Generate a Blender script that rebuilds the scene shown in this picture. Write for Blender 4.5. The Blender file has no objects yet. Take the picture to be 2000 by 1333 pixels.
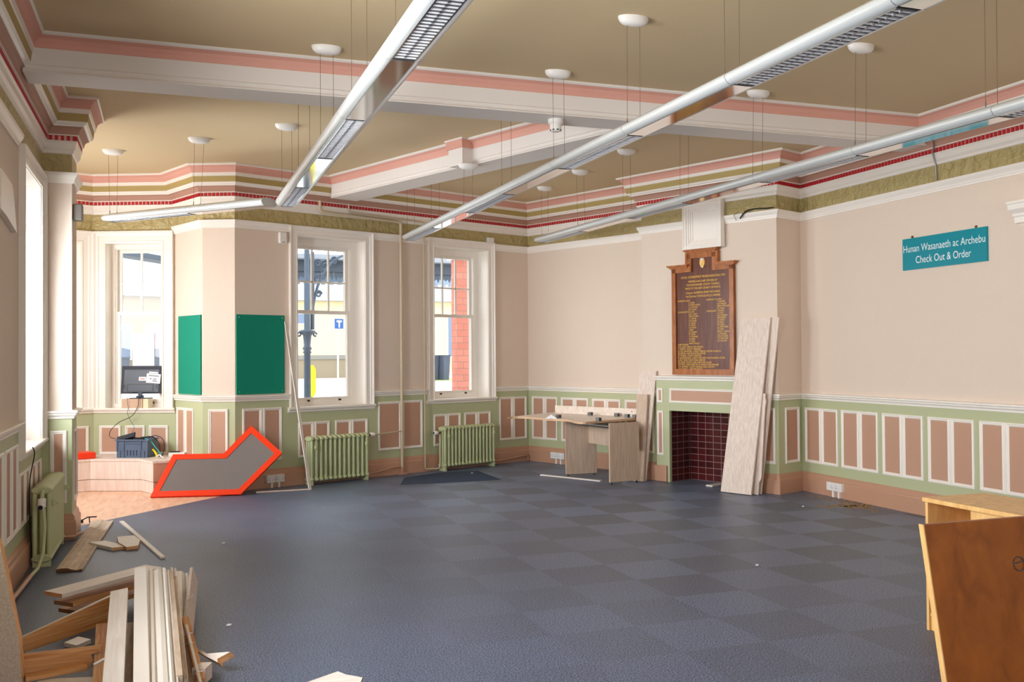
import bpy, math, random
from mathutils import Vector, Matrix
random.seed(7)
R = math.radians
scene = bpy.context.scene
col = scene.collection

# ------------------------------------------------------------------ camera
F_PX, PITCH, ROLL, YAW, CAM_H = 1899.42, 0.0147, 0.0066, 0.3410, 1.5
cam_d = bpy.data.cameras.new('camera'); cam = bpy.data.objects.new('camera', cam_d)
col.objects.link(cam); scene.camera = cam
cam_d.sensor_fit = 'HORIZONTAL'; cam_d.sensor_width = 36.0
cam_d.lens = 36.0 * F_PX / 2000.0; cam_d.clip_start = 0.05; cam_d.clip_end = 300
cam_m = Matrix.Rotation(-YAW, 4, 'Z') @ Matrix.Rotation(PITCH, 4, 'X') @ Matrix.Rotation(ROLL, 4, 'Y')
# columns: right, forward, up  ->  blender camera axes right, up, back
r3 = cam_m.to_3x3(); rt, fw, up = r3.col[0], r3.col[1], r3.col[2]
cam.matrix_world = Matrix(((rt.x, up.x, -fw.x, 0), (rt.y, up.y, -fw.y, 0), (rt.z, up.z, -fw.z, CAM_H), (0, 0, 0, 1)))

def at(px, py, z=0.0):
    """the point of the room at height z that the photograph shows at pixel px, py"""
    d = rt * ((px - 1000) / F_PX) + fw - up * ((py - 666.5) / F_PX)
    t = (z - CAM_H) / d.z
    return Vector((d.x * t, d.y * t, z))

# ------------------------------------------------------------------ sky, daylight, exposure
world = bpy.data.worlds.new('sky'); scene.world = world; world.use_nodes = True
wn = world.node_tree; bg = wn.nodes['Background']
SKY_STRENGTH = 2.6
g_tc = wn.nodes.new('ShaderNodeTexCoord'); g_sep = wn.nodes.new('ShaderNodeSeparateXYZ')
g_r = wn.nodes.new('ShaderNodeValToRGB')
wn.links.new(g_tc.outputs['Generated'], g_sep.inputs[0]); wn.links.new(g_sep.outputs['Z'], g_r.inputs[0])
g_r.color_ramp.elements[0].position = 0.0; g_r.color_ramp.elements[0].color = (0.95, 0.95, 0.92, 1)
g_r.color_ramp.elements[1].position = 0.6; g_r.color_ramp.elements[1].color = (0.82, 0.91, 1.0, 1)
wn.links.new(g_r.outputs[0], bg.inputs[0]); bg.inputs[1].default_value = SKY_STRENGTH

def area(name, loc, direction, sx, sy, power, color=(1, 1, 1), spread=180):
    l = bpy.data.lights.new(name, 'AREA'); l.shape = 'RECTANGLE'; l.size = sx; l.size_y = sy
    l.energy = power; l.color = color; l.spread = R(spread)
    o = bpy.data.objects.new(name, l); col.objects.link(o); o.location = loc
    o.rotation_euler = Vector(direction).to_track_quat('-Z', 'Z').to_euler()
    return o
# fill lamps added in unseen openings behind, left and bay; last outside left window
area('daylight_fill_behind', (2.8, -3.3, 1.9), (0, 1, 0.0), 5.2, 2.0, 27, (1.0, 0.98, 0.96))
area('daylight_fill_left_near', (-1.15, -0.3, 1.9), (1, 0.2, 0.0), 2.0, 1.9, 38, (0.96, 0.98, 1.0), 140)
area('daylight_fill_left_mid', (-1.15, 3.9, 1.9), (1, 0.3, 0.02), 1.6, 1.9, 106, (0.96, 0.98, 1.0), 120)
area('daylight_bay_side', (-2.15, 10.05, 1.95), (1, 0.25, 0.0), 1.0, 1.9, 54, (0.97, 0.98, 1.0), 150)
area('daylight_left_window', (-1.45, 8.16, 1.9), (0.85, 0.5, -0.02), 1.1, 1.9, 62, (0.90, 0.95, 1.0), 95)

vs = scene.view_settings
vs.view_transform = 'Standard'; vs.look = 'None'; vs.gamma = 1.0; vs.use_curve_mapping = False
vs.exposure = 0.55
scene.cycles.max_bounces = 10; scene.cycles.diffuse_bounces = 6; scene.cycles.glossy_bounces = 4
scene.cycles.transparent_max_bounces = 12; scene.cycles.caustics_reflective = False
scene.cycles.caustics_refractive = False; scene.cycles.sample_clamp_indirect = 6.0

# ------------------------------------------------------------------ materials
def lin(c):
    c = c / 255.0
    return c / 12.92 if c <= 0.04045 else ((c + 0.055) / 1.055) ** 2.4
def rgb(r, g, b): return (lin(r), lin(g), lin(b), 1)
MATS = {}
def mat(name, c, rough=0.6, metal=0.0, var=0.05, vscale=3.0, bump=0.0, bscale=60.0, spec=0.4, stretch=(1, 1, 1), bdist=0.01):
    m = bpy.data.materials.new(name); m.use_nodes = True; nt = m.node_tree; b = nt.nodes['Principled BSDF']
    b.inputs['Roughness'].default_value = rough; b.inputs['Metallic'].default_value = metal
    b.inputs['Specular IOR Level'].default_value = spec
    tc = nt.nodes.new('ShaderNodeTexCoord'); mp = nt.nodes.new('ShaderNodeMapping'); mp.inputs['Scale'].default_value = stretch
    nt.links.new(tc.outputs['Object'], mp.inputs[0])
    n = nt.nodes.new('ShaderNodeTexNoise'); n.inputs['Scale'].default_value = vscale; n.inputs['Detail'].default_value = 4
    nt.links.new(mp.outputs[0], n.inputs[0])
    mx = nt.nodes.new('ShaderNodeMix'); mx.data_type = 'RGBA'
    mx.inputs[6].default_value = tuple(min(1, v * (1 - var)) for v in c[:3]) + (1,)
    mx.inputs[7].default_value = tuple(min(1, v * (1 + var)) for v in c[:3]) + (1,)
    nt.links.new(n.outputs['Fac'], mx.inputs[0]); nt.links.new(mx.outputs[2], b.inputs['Base Color'])
    if bump > 0:
        n2 = nt.nodes.new('ShaderNodeTexNoise'); n2.inputs['Scale'].default_value = bscale; n2.inputs['Detail'].default_value = 2
        nt.links.new(mp.outputs[0], n2.inputs[0])
        bp = nt.nodes.new('ShaderNodeBump'); bp.inputs['Strength'].default_value = bump; bp.inputs['Distance'].default_value = bdist
        nt.links.new(n2.outputs['Fac'], bp.inputs['Height']); nt.links.new(bp.outputs[0], b.inputs['Normal'])
    MATS[name] = m
    return m
def wood(name, c1, c2, scale=(9, 9, 1.0), rough=0.5, wave=3.0, spec=0.4, contrast=(0.3, 0.7)):
    m = bpy.data.materials.new(name); m.use_nodes = True; nt = m.node_tree; b = nt.nodes['Principled BSDF']
    b.inputs['Roughness'].default_value = rough; b.inputs['Specular IOR Level'].default_value = spec
    tc = nt.nodes.new('ShaderNodeTexCoord'); mp = nt.nodes.new('ShaderNodeMapping'); mp.inputs['Scale'].default_value = scale
    nt.links.new(tc.outputs['Object'], mp.inputs[0])
    n = nt.nodes.new('ShaderNodeTexNoise'); n.inputs['Scale'].default_value = wave; n.inputs['Detail'].default_value = 6; n.inputs['Distortion'].default_value = 0.6
    nt.links.new(mp.outputs[0], n.inputs[0])
    cr = nt.nodes.new('ShaderNodeValToRGB'); cr.color_ramp.elements[0].position = contrast[0]; cr.color_ramp.elements[1].position = contrast[1]
    cr.color_ramp.elements[0].color = c1; cr.color_ramp.elements[1].color = c2
    nt.links.new(n.outputs['Fac'], cr.inputs[0]); nt.links.new(cr.outputs[0], b.inputs['Base Color'])
    MATS[name] = m
    return m

wall_beige = mat('textured_beige_paint', rgb(222, 204, 188), 0.75, bump=0.35, bscale=110, var=0.02, vscale=1.2)
dado_green = mat('sage_green_paint', rgb(182, 186, 148), 0.45, var=0.03, vscale=1.5)
panel_brown = mat('dusky_pink_brown_paint', rgb(190, 148, 124), 0.5, var=0.04, vscale=1.5)
base_brown = mat('brown_skirting_paint', rgb(190, 146, 120), 0.35, var=0.03, vscale=2)
white_gloss = mat('white_gloss_paint', rgb(238, 231, 222), 0.3, var=0.02)
ceil_m = mat('cream_olive_ceiling_paint', rgb(206, 185, 148), 0.8, var=0.03, vscale=0.6)
beam_white = mat('white_ceiling_paint', rgb(226, 220, 214), 0.6, var=0.02, vscale=1)
pink = mat('salmon_pink_paint', rgb(216, 160, 144), 0.6, var=0.03)
cove_brown = mat('dull_brown_cove_paint', rgb(178, 136, 118), 0.6, var=0.03)
olive = mat('olive_paint', rgb(176, 154, 96), 0.6, var=0.04)
frieze_m = mat('embossed_olive_paper', rgb(178, 162, 112), 0.42, var=0.10, vscale=9, bump=1.0, bscale=13, bdist=0.05)
red_m = mat('dark_red_paint', rgb(186, 34, 42), 0.5, var=0.03)
tooth_m = mat('pale_tooth_paint', rgb(232, 192, 180), 0.5, var=0.03)
metal_lamp = mat('pale_silver_lamp_casing', rgb(206, 210, 210), 0.28, metal=0.35, var=0.02)
mirror_m = mat('polished_lamp_reflector', rgb(228, 230, 234), 0.08, metal=1.0, var=0.01)
wire_m = mat('grey_suspension_wire', rgb(120, 105, 85), 0.5, metal=0.5)
rad_m = mat('cream_green_radiator_paint', rgb(190, 196, 152), 0.35, var=0.03)
black_m = mat('black_plastic', rgb(22, 22, 24), 0.4)
dark_grey = mat('dark_grey_plastic', rgb(64, 68, 80), 0.4)
crate_m = mat('blue_grey_crate_plastic', rgb(88, 104, 128), 0.45)
brass = mat('dull_brass', rgb(150, 120, 70), 0.35, metal=0.9)
steel = mat('steel', rgb(150, 150, 150), 0.35, metal=0.9)
white_plastic = mat('white_plastic', rgb(232, 228, 224), 0.35)
card = mat('brown_cardboard', rgb(206, 172, 146), 0.7)
cream_card = mat('cream_carton', rgb(236, 222, 190), 0.7)
paper = mat('white_paper', rgb(240, 240, 244), 0.8)
teal = mat('teal_sign_face', rgb(0, 136, 152), 0.25, var=0.02)
green_board = mat('green_felt_board', rgb(0, 138, 112), 0.9, var=0.05, vscale=8)
green_board_l = green_board
orange_red = mat('orange_red_plastic', rgb(240, 62, 26), 0.3, var=0.03)
grey_board = mat('grey_board_face', rgb(118, 110, 106), 0.6, var=0.05, vscale=5)
tile_red = None
pale_wood = wood('pale_washed_wood_laminate', rgb(206, 184, 168), rgb(234, 218, 206), (30, 30, 0.9), 0.5)
desk_wood = wood('grey_oak_laminate', rgb(184, 158, 136), rgb(208, 184, 162), (16, 16, 1.2), 0.45)
desk_top_m = wood('pale_desk_top_laminate', rgb(222, 204, 188), rgb(240, 228, 216), (5, 5, 5), 0.4)
bench_wood = wood('pale_pink_bench_laminate', rgb(226, 204, 192), rgb(242, 226, 216), (12, 12, 1.0), 0.45)
bench_dark = wood('bench_end_laminate', rgb(190, 140, 118), rgb(210, 164, 140), (12, 12, 1.0), 0.45)
pine = wood('raw_pine', rgb(196, 134, 84), rgb(230, 180, 130), (3, 3, 22), 0.6)
pine_x = wood('raw_pine_lengthwise', rgb(190, 122, 62), rgb(228, 176, 122), (1.0, 22, 22), 0.6)
white_plank = wood('white_painted_timber', rgb(222, 210, 198), rgb(240, 232, 224), (1.0, 16, 16), 0.45)
dirty_plank = wood('dusty_stripped_timber', rgb(186, 164, 142), rgb(218, 198, 176), (2.0, 8, 8), 0.7)
board_wood = wood('varnished_oak_frame', rgb(140, 78, 34), rgb(184, 112, 58), (10, 10, 2), 0.3)
board_dark = wood('dark_walnut_panel', rgb(78, 38, 26), rgb(112, 60, 40), (14, 14, 1.0), 0.3)
gold = mat('gold_lettering', rgb(240, 186, 74), 0.35, metal=0.1)
cab_edge = wood('light_beech_laminate', rgb(206, 160, 98), rgb(232, 190, 128), (8, 8, 2), 0.4)
cab_in = wood('shaded_beech_laminate', rgb(178, 134, 92), rgb(198, 152, 108), (8, 8, 2), 0.45)
brown_board = wood('worn_brown_varnished_ply', rgb(122, 62, 14), rgb(152, 84, 26), (5, 5, 3), 0.35, wave=2.2)
floor_wood = wood('peach_wood_floor', rgb(224, 172, 138), rgb(244, 204, 174), (6, 1.0, 1), 0.4)
def solid(name, c, rough=0.7): return mat(name, c, rough, var=0.04)

def carpet_material():
    m = bpy.data.materials.new('carpet_tiles'); m.use_nodes = True; nt = m.node_tree; b = nt.nodes['Principled BSDF']
    b.inputs['Roughness'].default_value = 0.42; b.inputs['Specular IOR Level'].default_value = 0.55; b.inputs['Sheen Weight'].default_value = 0.04; b.inputs['Sheen Roughness'].default_value = 0.4; b.inputs['Sheen Tint'].default_value = (0.85, 0.92, 1.0, 1)
    tc = nt.nodes.new('ShaderNodeTexCoord')
    mul = nt.nodes.new('ShaderNodeVectorMath'); mul.operation = 'MULTIPLY'; mul.inputs[1].default_value = (2, 2, 0)
    add = nt.nodes.new('ShaderNodeVectorMath'); add.operation = 'ADD'; add.inputs[1].default_value = (0.12, 0.3, 0.5)
    flo = nt.nodes.new('ShaderNodeVectorMath'); flo.operation = 'FLOOR'
    wn_ = nt.nodes.new('ShaderNodeTexWhiteNoise'); wn_.noise_dimensions = '3D'
    L = nt.links.new
    L(tc.outputs['Object'], mul.inputs[0]); L(mul.outputs[0], add.inputs[0]); L(add.outputs[0], flo.inputs[0]); L(flo.outputs[0], wn_.inputs[0])
    sep = nt.nodes.new('ShaderNodeSeparateXYZ'); L(flo.outputs[0], sep.inputs[0])
    ad = nt.nodes.new('ShaderNodeMath'); ad.operation = 'ADD'; L(sep.outputs[0], ad.inputs[0]); L(sep.outputs[1], ad.inputs[1])
    mo = nt.nodes.new('ShaderNodeMath'); mo.operation = 'FLOORED_MODULO'; mo.inputs[1].default_value = 2; L(ad.outputs[0], mo.inputs[0])
    mixf = nt.nodes.new('ShaderNodeMath'); mixf.operation = 'MULTIPLY_ADD'; mixf.inputs[1].default_value = 0.65
    sc = nt.nodes.new('ShaderNodeMath'); sc.operation = 'MULTIPLY'; sc.inputs[1].default_value = 0.35; L(wn_.outputs['Value'], sc.inputs[0])
    L(mo.outputs[0], mixf.inputs[0]); L(sc.outputs[0], mixf.inputs[2])
    # the chequer shows only in the part of the floor away from the bay
    fn = nt.nodes.new('ShaderNodeTexNoise'); fn.inputs['Scale'].default_value = 125; fn.inputs['Detail'].default_value = 3
    L(tc.outputs['Object'], fn.inputs[0])
    big = nt.nodes.new('ShaderNodeTexNoise'); big.inputs['Scale'].default_value = 0.45; big.inputs['Detail'].default_value = 2
    L(tc.outputs['Object'], big.inputs[0])
    bigr = nt.nodes.new('ShaderNodeMapRange'); bigr.inputs[1].default_value = 0.35; bigr.inputs[2].default_value = 0.6; L(big.outputs['Fac'], bigr.inputs[0])
    sx = nt.nodes.new('ShaderNodeSeparateXYZ'); L(tc.outputs['Object'], sx.inputs[0])
    rx = nt.nodes.new('ShaderNodeMapRange'); rx.inputs[1].default_value = 1.2; rx.inputs[2].default_value = 3.6; rx.inputs[3].default_value = 0.1; rx.inputs[4].default_value = 0.9
    L(sx.outputs[0], rx.inputs[0])
    ry = nt.nodes.new('ShaderNodeMapRange'); ry.inputs[1].default_value = 3.5; ry.inputs[2].default_value = 7.0; ry.inputs[3].default_value = 0.25; ry.inputs[4].default_value = 1.0
    L(sx.outputs[1], ry.inputs[0]); rxy = nt.nodes.new('ShaderNodeMath'); rxy.operation = 'MULTIPLY'; L(rx.outputs[0], rxy.inputs[0]); L(ry.outputs[0], rxy.inputs[1])
    cen = nt.nodes.new('ShaderNodeMath'); cen.operation = 'SUBTRACT'; cen.inputs[1].default_value = 0.5; L(mixf.outputs[0], cen.inputs[0])
    fm0 = nt.nodes.new('ShaderNodeMath'); fm0.operation = 'MULTIPLY'; L(cen.outputs[0], fm0.inputs[0]); L(rxy.outputs[0], fm0.inputs[1])
    fm = nt.nodes.new('ShaderNodeMath'); fm.operation = 'ADD'; fm.inputs[1].default_value = 0.5; L(fm0.outputs[0], fm.inputs[0])
    mx = nt.nodes.new('ShaderNodeMix'); mx.data_type = 'RGBA'
    mx.inputs[6].default_value = rgb(89, 102, 129); mx.inputs[7].default_value = rgb(50, 58, 74); L(fm.outputs[0], mx.inputs[0])
    m2 = nt.nodes.new('ShaderNodeMix'); m2.data_type = 'RGBA'; m2.blend_type = 'MULTIPLY'; m2.inputs[0].default_value = 1.0
    fr = nt.nodes.new('ShaderNodeValToRGB'); fr.color_ramp.elements[0].position = 0.40; fr.color_ramp.elements[1].position = 0.62
    fr.color_ramp.elements[0].color = (0.2, 0.2, 0.21, 1); fr.color_ramp.elements[1].color = (2.1, 2.1, 2.12, 1); L(fn.outputs['Fac'], fr.inputs[0])
    L(mx.outputs[2], m2.inputs[6]); L(fr.outputs[0], m2.inputs[7]); L(m2.outputs[2], b.inputs['Base Color'])
    bp = nt.nodes.new('ShaderNodeBump'); bp.inputs['Strength'].default_value = 0.35; bp.inputs['Distance'].default_value = 0.003
    L(fn.outputs['Fac'], bp.inputs['Height']); L(bp.outputs[0], b.inputs['Normal'])
    return m
carpet = carpet_material()

def brick_material(name, c1, c2, mortar, scale, bw=0.5, bh=0.25, ms=0.02, rough=0.6, rot=(0, 0, 0), off=0.5):
    m = bpy.data.materials.new(name); m.use_nodes = True; nt = m.node_tree; b = nt.nodes['Principled BSDF']
    b.inputs['Roughness'].default_value = rough
    tc = nt.nodes.new('ShaderNodeTexCoord'); mp = nt.nodes.new('ShaderNodeMapping'); mp.inputs['Rotation'].default_value = rot
    br = nt.nodes.new('ShaderNodeTexBrick'); br.inputs['Color1'].default_value = c1; br.inputs['Color2'].default_value = c2
    br.inputs['Mortar'].default_value = mortar; br.inputs['Scale'].default_value = scale; br.inputs['Mortar Size'].default_value = ms
    br.inputs['Brick Width'].default_value = bw; br.inputs['Row Height'].default_value = bh; br.offset = off
    nt.links.new(tc.outputs['UV'], mp.inputs[0]); nt.links.new(mp.outputs[0], br.inputs['Vector']); nt.links.new(br.outputs['Color'], b.inputs['Base Color'])
    return m
tile_m = brick_material('glazed_maroon_tiles', rgb(84, 30, 30), rgb(60, 20, 24), rgb(150, 118, 114), 1.0, 0.11, 0.076, 0.0035, 0.12, off=0.0)
brick_m = brick_material('red_brick', rgb(214, 136, 118), rgb(200, 120, 102), rgb(170, 118, 104), 1.0, 0.23, 0.1, 0.006, 0.8)
stone_m = brick_material('cream_stone_wall', rgb(206, 188, 154), rgb(186, 168, 136), rgb(140, 126, 104), 1.0, 0.5, 0.22, 0.02, 0.9)

def glass_material():
    m = bpy.data.materials.new('window_glass'); m.use_nodes = True; nt = m.node_tree
    for n in list(nt.nodes):
        if n.type == 'BSDF_PRINCIPLED': nt.nodes.remove(n)
    out = [n for n in nt.nodes if n.type == 'OUTPUT_MATERIAL'][0]
    tr = nt.nodes.new('ShaderNodeBsdfTransparent'); tr.inputs[0].default_value = (0.97, 0.98, 0.98, 1)
    gl = nt.nodes.new('ShaderNodeBsdfGlossy'); gl.inputs['Roughness'].default_value = 0.02
    fr = nt.nodes.new('ShaderNodeFresnel'); fr.inputs[0].default_value = 1.45
    mx = nt.nodes.new('ShaderNodeMixShader'); nt.links.new(fr.outputs[0], mx.inputs[0])
    nt.links.new(tr.outputs[0], mx.inputs[1]); nt.links.new(gl.outputs[0], mx.inputs[2]); nt.links.new(mx.outputs[0], out.inputs[0])
    return m
glass = glass_material()

# ------------------------------------------------------------------ mesh building
class MB:
    """collects shapes, becomes one mesh object"""
    def __init__(s): s.v = []; s.f = []; s.m = []; s.sm = []; s.mats = []; s.uv = {}
    def mi(s, m):
        if m not in s.mats: s.mats.append(m)
        return s.mats.index(m)
    def face(s, pts, m, smooth=False, uv=None):
        i0 = len(s.v); s.v += [tuple(p) for p in pts]; s.f.append(tuple(range(i0, i0 + len(pts)))); s.m.append(s.mi(m)); s.sm.append(smooth)
        if uv: s.uv[len(s.f) - 1] = uv
    def grid(s, rings, m, smooth=False, closed=False, ms=None):
        """rings: list of equally long point lists"""
        i0 = len(s.v); n = len(rings[0])
        for r in rings: s.v += [tuple(p) for p in r]
        for a in range(len(rings) - 1):
            for b in range(n if closed else n - 1):
                c = (b + 1) % n
                s.f.append((i0 + a * n + b, i0 + a * n + c, i0 + (a + 1) * n + c, i0 + (a + 1) * n + b))
                s.m.append(s.mi(ms[b] if ms else m)); s.sm.append(smooth)
    def ngon(s, pts, m): s.face(pts, m)
    def box(s, lo, hi, m, T=None):
        x0, y0, z0 = lo; x1, y1, z1 = hi
        p = [Vector(q) for q in ((x0, y0, z0), (x1, y0, z0), (x1, y1, z0), (x0, y1, z0), (x0, y0, z1), (x1, y0, z1), (x1, y1, z1), (x0, y1, z1))]
        if T: p = [T(q) if callable(T) else T @ q for q in p]
        i0 = len(s.v); s.v += [tuple(q) for q in p]
        for f in ((0, 3, 2, 1), (4, 5, 6, 7), (0, 1, 5, 4), (1, 2, 6, 5), (2, 3, 7, 6), (3, 0, 4, 7)):
            s.f.append(tuple(i0 + k for k in f)); s.m.append(s.mi(m)); s.sm.append(False)
        return s
    def prism(s, poly, a, b, m, T=None, mside=None):
        """poly: 2D points; T maps (x, y, w) to space, w from a to b"""
        T = T or (lambda q: q)
        A = [T(Vector((x, y, a))) for x, y in poly]; B = [T(Vector((x, y, b))) for x, y in poly]
        s.face(A[::-1], m); s.face(B, m)
        n = len(poly)
        for i in range(n):
            j = (i + 1) % n; s.face([A[i], A[j], B[j], B[i]], mside or m)
        return s
    def tube(s, path, r, m, seg=8, smooth=True, cap=True):
        path = [Vector(p) for p in path]; rings = []; prev = None
        for i, p in enumerate(path):
            d = (path[min(i + 1, len(path) - 1)] - path[max(i - 1, 0)]).normalized()
            if prev is None:
                u = d.orthogonal().normalized()
            else:
                u = (prev - d * prev.dot(d)); u = u.normalized() if u.length > 1e-6 else d.orthogonal().normalized()
            prev = u; w = d.cross(u); rr = r[i] if isinstance(r, (list, tuple)) else r
            rings.append([p + (u * math.cos(2 * math.pi * k / seg) + w * math.sin(2 * math.pi * k / seg)) * rr for k in range(seg)])
        s.grid(rings, m, smooth, True)
        if cap: s.face(rings[0][::-1], m); s.face(rings[-1], m)
        return s
    def lathe(s, prof, c, m, seg=16, smooth=True, axis='z'):
        c = Vector(c); rings = []
        for r, h in prof:
            ring = []
            for k in range(seg):
                a = 2 * math.pi * k / seg; x, y = r * math.cos(a), r * math.sin(a)
                ring.append(c + (Vector((x, y, h)) if axis == 'z' else Vector((h, x, y)) if axis == 'x' else Vector((x, h, y))))
            rings.append(ring)
        s.grid(rings, m, smooth, True); s.face(rings[0][::-1], m); s.face(rings[-1], m)
        return s
    def build(s, name, parent=None, bevel=0.0, loc=None):
        me = bpy.data.meshes.new(name); v = s.v
        o = bpy.data.objects.new(name, me)
        if loc is not None:
            lv = Vector(loc); v = [tuple(Vector(p) - lv) for p in v]; o.location = lv
        me.from_pydata(v, [], s.f)
        for m in s.mats: me.materials.append(m)
        for p, mi_, sm in zip(me.polygons, s.m, s.sm): p.material_index = mi_; p.use_smooth = sm
        if s.uv:
            ul = me.uv_layers.new(name='UVMap')
            for fi, uvs in s.uv.items():
                for li, q in zip(me.polygons[fi].loop_indices, uvs): ul.data[li].uv = q
        me.validate(); me.update()
        col.objects.link(o)
        if parent is not None:
            o.parent = parent
            pl = parent.get('_w'); base = Vector(pl) if pl is not None else Vector((0, 0, 0))
            o.location = Vector(o.location) - base
        if bevel > 0:
            bm_ = o.modifiers.new('bevel', 'BEVEL'); bm_.width = bevel; bm_.segments = 2; bm_.limit_method = 'ANGLE'; bm_.angle_limit = R(40)
        return o

def tag(o, label=None, cat=None, group=None, kind=None):
    if label: o['label'] = label
    if cat: o['category'] = cat
    if group: o['group'] = group
    if kind: o['kind'] = kind
    return o
def thing(name, label, cat, loc=(0, 0, 0), group=None):
    o = bpy.data.objects.new(name, None); col.objects.link(o); o.location = loc; o.empty_display_size = 0.1
    o['_w'] = tuple(loc)
    return tag(o, label, cat, group)
def clean_up():
    for o in bpy.data.objects:
        if '_w' in o: del o['_w']

class Frame:
    """a wall's own directions: u along it, d out into the room, z up"""
    def __init__(s, o, e):
        s.o = Vector((o[0], o[1], 0)); e = Vector((e[0], e[1], 0)); s.len = (e - s.o).length; s.u = (e - s.o).normalized()
        s.n = Vector((s.u.y, -s.u.x, 0))
    def __call__(s, q): return s.o + s.u * q[0] + s.n * q[1] + Vector((0, 0, q[2]))
    def p(s, u, d, z): return s((u, d, z))

# ------------------------------------------------------------------ the plan of the room
LX = -0.97; YB = -3.0
A_ = Vector((0.718, 11.308)); B_ = Vector((0.377, 11.449)); C_ = Vector((0.089, 12.145)); D_ = Vector((-0.818, 12.521))
E_ = Vector((-1.723, 12.146)); F_ = Vector((-2.0, 11.5)); G_ = Vector((-2.0, 9.28)); H_ = Vector((-0.745, 9.28))
I_ = Vector((-0.745, 8.85)); J_ = Vector((LX, 8.85)); K_ = Vector((LX, YB))
WF = Vector((4.866, 13.023)); F1e = Vector((5.812, 10.736)); F2s = Vector((5.431, 10.578)); F2e = Vector((6.149, 8.843))
SR = Vector((6.581, 9.022)); RE = Vector((6.581, YB))
PLAN = [K_, J_, I_, H_, G_, F_, E_, D_, C_, B_, A_, WF, F1e, F2s, F2e, SR, RE]
KEYS = ['K', 'J', 'I', 'H', 'G', 'F', 'E', 'D', 'C', 'B', 'A', 'WF', 'F1e', 'F2s', 'F2e', 'SR', 'RE']
IDX = {k: i for i, k in enumerate(KEYS)}
fr = {KEYS[i]: Frame(PLAN[i], PLAN[i + 1]) for i in range(len(PLAN) - 1)}   # frame of the wall that starts at the key
W, F1, F2, S, RW = fr['A'], fr['WF'], fr['F2s'], fr['F2e'], fr['SR']
LW, PF, PR = fr['K'], fr['J'], fr['I']
BC, BJ, BD = fr['D'], fr['C'], fr['E']          # bay centre window wall, its right jamb, its left window wall
BA = fr['B']
CEIL = 3.645

def inset(pts, i, p):
    """plan point i pushed p into the room, mitred"""
    def nrm(a, b): d = (b - a).normalized(); return Vector((d.y, -d.x))
    n = len(pts)
    if i == 0: return pts[0] + nrm(pts[0], pts[1]) * p
    if i == n - 1: return pts[-1] + nrm(pts[-2], pts[-1]) * p
    n1, n2 = nrm(pts[i - 1], pts[i]), nrm(pts[i], pts[i + 1])
    b = (n1 + n2); b = b / max(1e-6, b.dot(n1))
    return pts[i] + b * p
def sweep(mb, pts, prof, mats, caps=True):
    """prof: [(out, z)]; mats: one per profile segment"""
    rings = []
    for i in range(len(pts)):
        rings.append([Vector((*inset(pts, i, p), z)) for p, z in prof])
    mb.grid(rings, None, False, False, mats)
    if caps:
        for k, rr in ((0, rings[0]), (-1, rings[-1])):
            mb.face(rr if k else rr[::-1], mats[0])
def wp(frm, u): q = frm.p(u, 0, 0); return Vector((q.x, q.y))

# ---- windows: (frame, opening u0,u1,z0,z1)
WIN1 = (0.785, 1.725, 0.90, 2.93)
WIN2 = (2.800, 3.730, 0.92, 2.945)
BWC = (0.15, 0.83, 0.90, 2.86)      # bay centre opening, within a length of 0.98
BWL = (0.15, 0.83, 0.90, 2.86)
LWW = (10.60, 11.72, 0.84, 2.90)    # left wall window, u measured from y = -3
ZB = 0.0; Z1 = 1.03; Z2 = 3.0

def wall(name, keys_openings, parent_kind=True):
    """a wall of one or more flat runs with the openings cut out; green below, beige above, olive frieze on top"""
    mb = MB()
    for frm, opens in keys_openings:
        us = sorted({0, frm.len, *[o[0] for o in opens], *[o[1] for o in opens]})
        zs = sorted({ZB, Z1, Z2, CEIL, *[o[2] for o in opens], *[o[3] for o in opens]})
        for a, b in zip(us[:-1], us[1:]):
            for c, d in zip(zs[:-1], zs[1:]):
                um, zm = (a + b) / 2, (c + d) / 2
                if any(o[0] < um < o[1] and o[2] < zm < o[3] for o in opens): continue
                m = dado_green if zm < Z1 else wall_beige if zm < Z2 else frieze_m
                mb.face([frm.p(a, 0, c), frm.p(b, 0, c), frm.p(b, 0, d), frm.p(a, 0, d)], m)
                mb.face([frm.p(a, -0.36, c), frm.p(a, -0.36, d), frm.p(b, -0.36, d), frm.p(b, -0.36, c)], beam_white)
    o = mb.build(name); tag(o, kind='structure'); return o

LW_NEAR = [(1.7, 3.7, 0.9, 2.9), (6.1, 7.7, 0.9, 2.9)]
FIRE = (0.435, 1.41, 0.0, 0.838)
wall_left = wall('wall_left', [(LW, LW_NEAR + [LWW])])
wall_pillar = wall('wall_pillar', [(PF, []), (PR, []), (fr['H'], [])])
wall_bay = wall('wall_bay', [(fr['G'], [(0.3, 2.0, 0.9, 2.9)]), (fr['F'], []), (fr['E'], [BWL]), (fr['D'], [BWC]), (fr['C'], []), (fr['B'], [])])
wall_window = wall('wall_back', [(W, [WIN1, WIN2])])
wall_f1 = wall('wall_fireplace', [(F1, [])])
mb = MB()
wall_ch = wall('wall_chimney', [(fr['F1e'], []), (F2, [FIRE]), (S, [])])
wall_right = wall('wall_right', [(RW, [])])
# wall behind the camera with its wide window opening
mb = MB()
for x0, x1, z0, z1 in ((LX, 0.2, 0, CEIL), (5.4, 6.581, 0, CEIL), (0.2, 5.4, 0, 0.9), (0.2, 5.4, 2.9, CEIL)):
    mb.box((x0, YB - 0.3, z0), (x1, YB, z1), wall_beige)
tag(mb.build('wall_front'), kind='structure')

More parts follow.
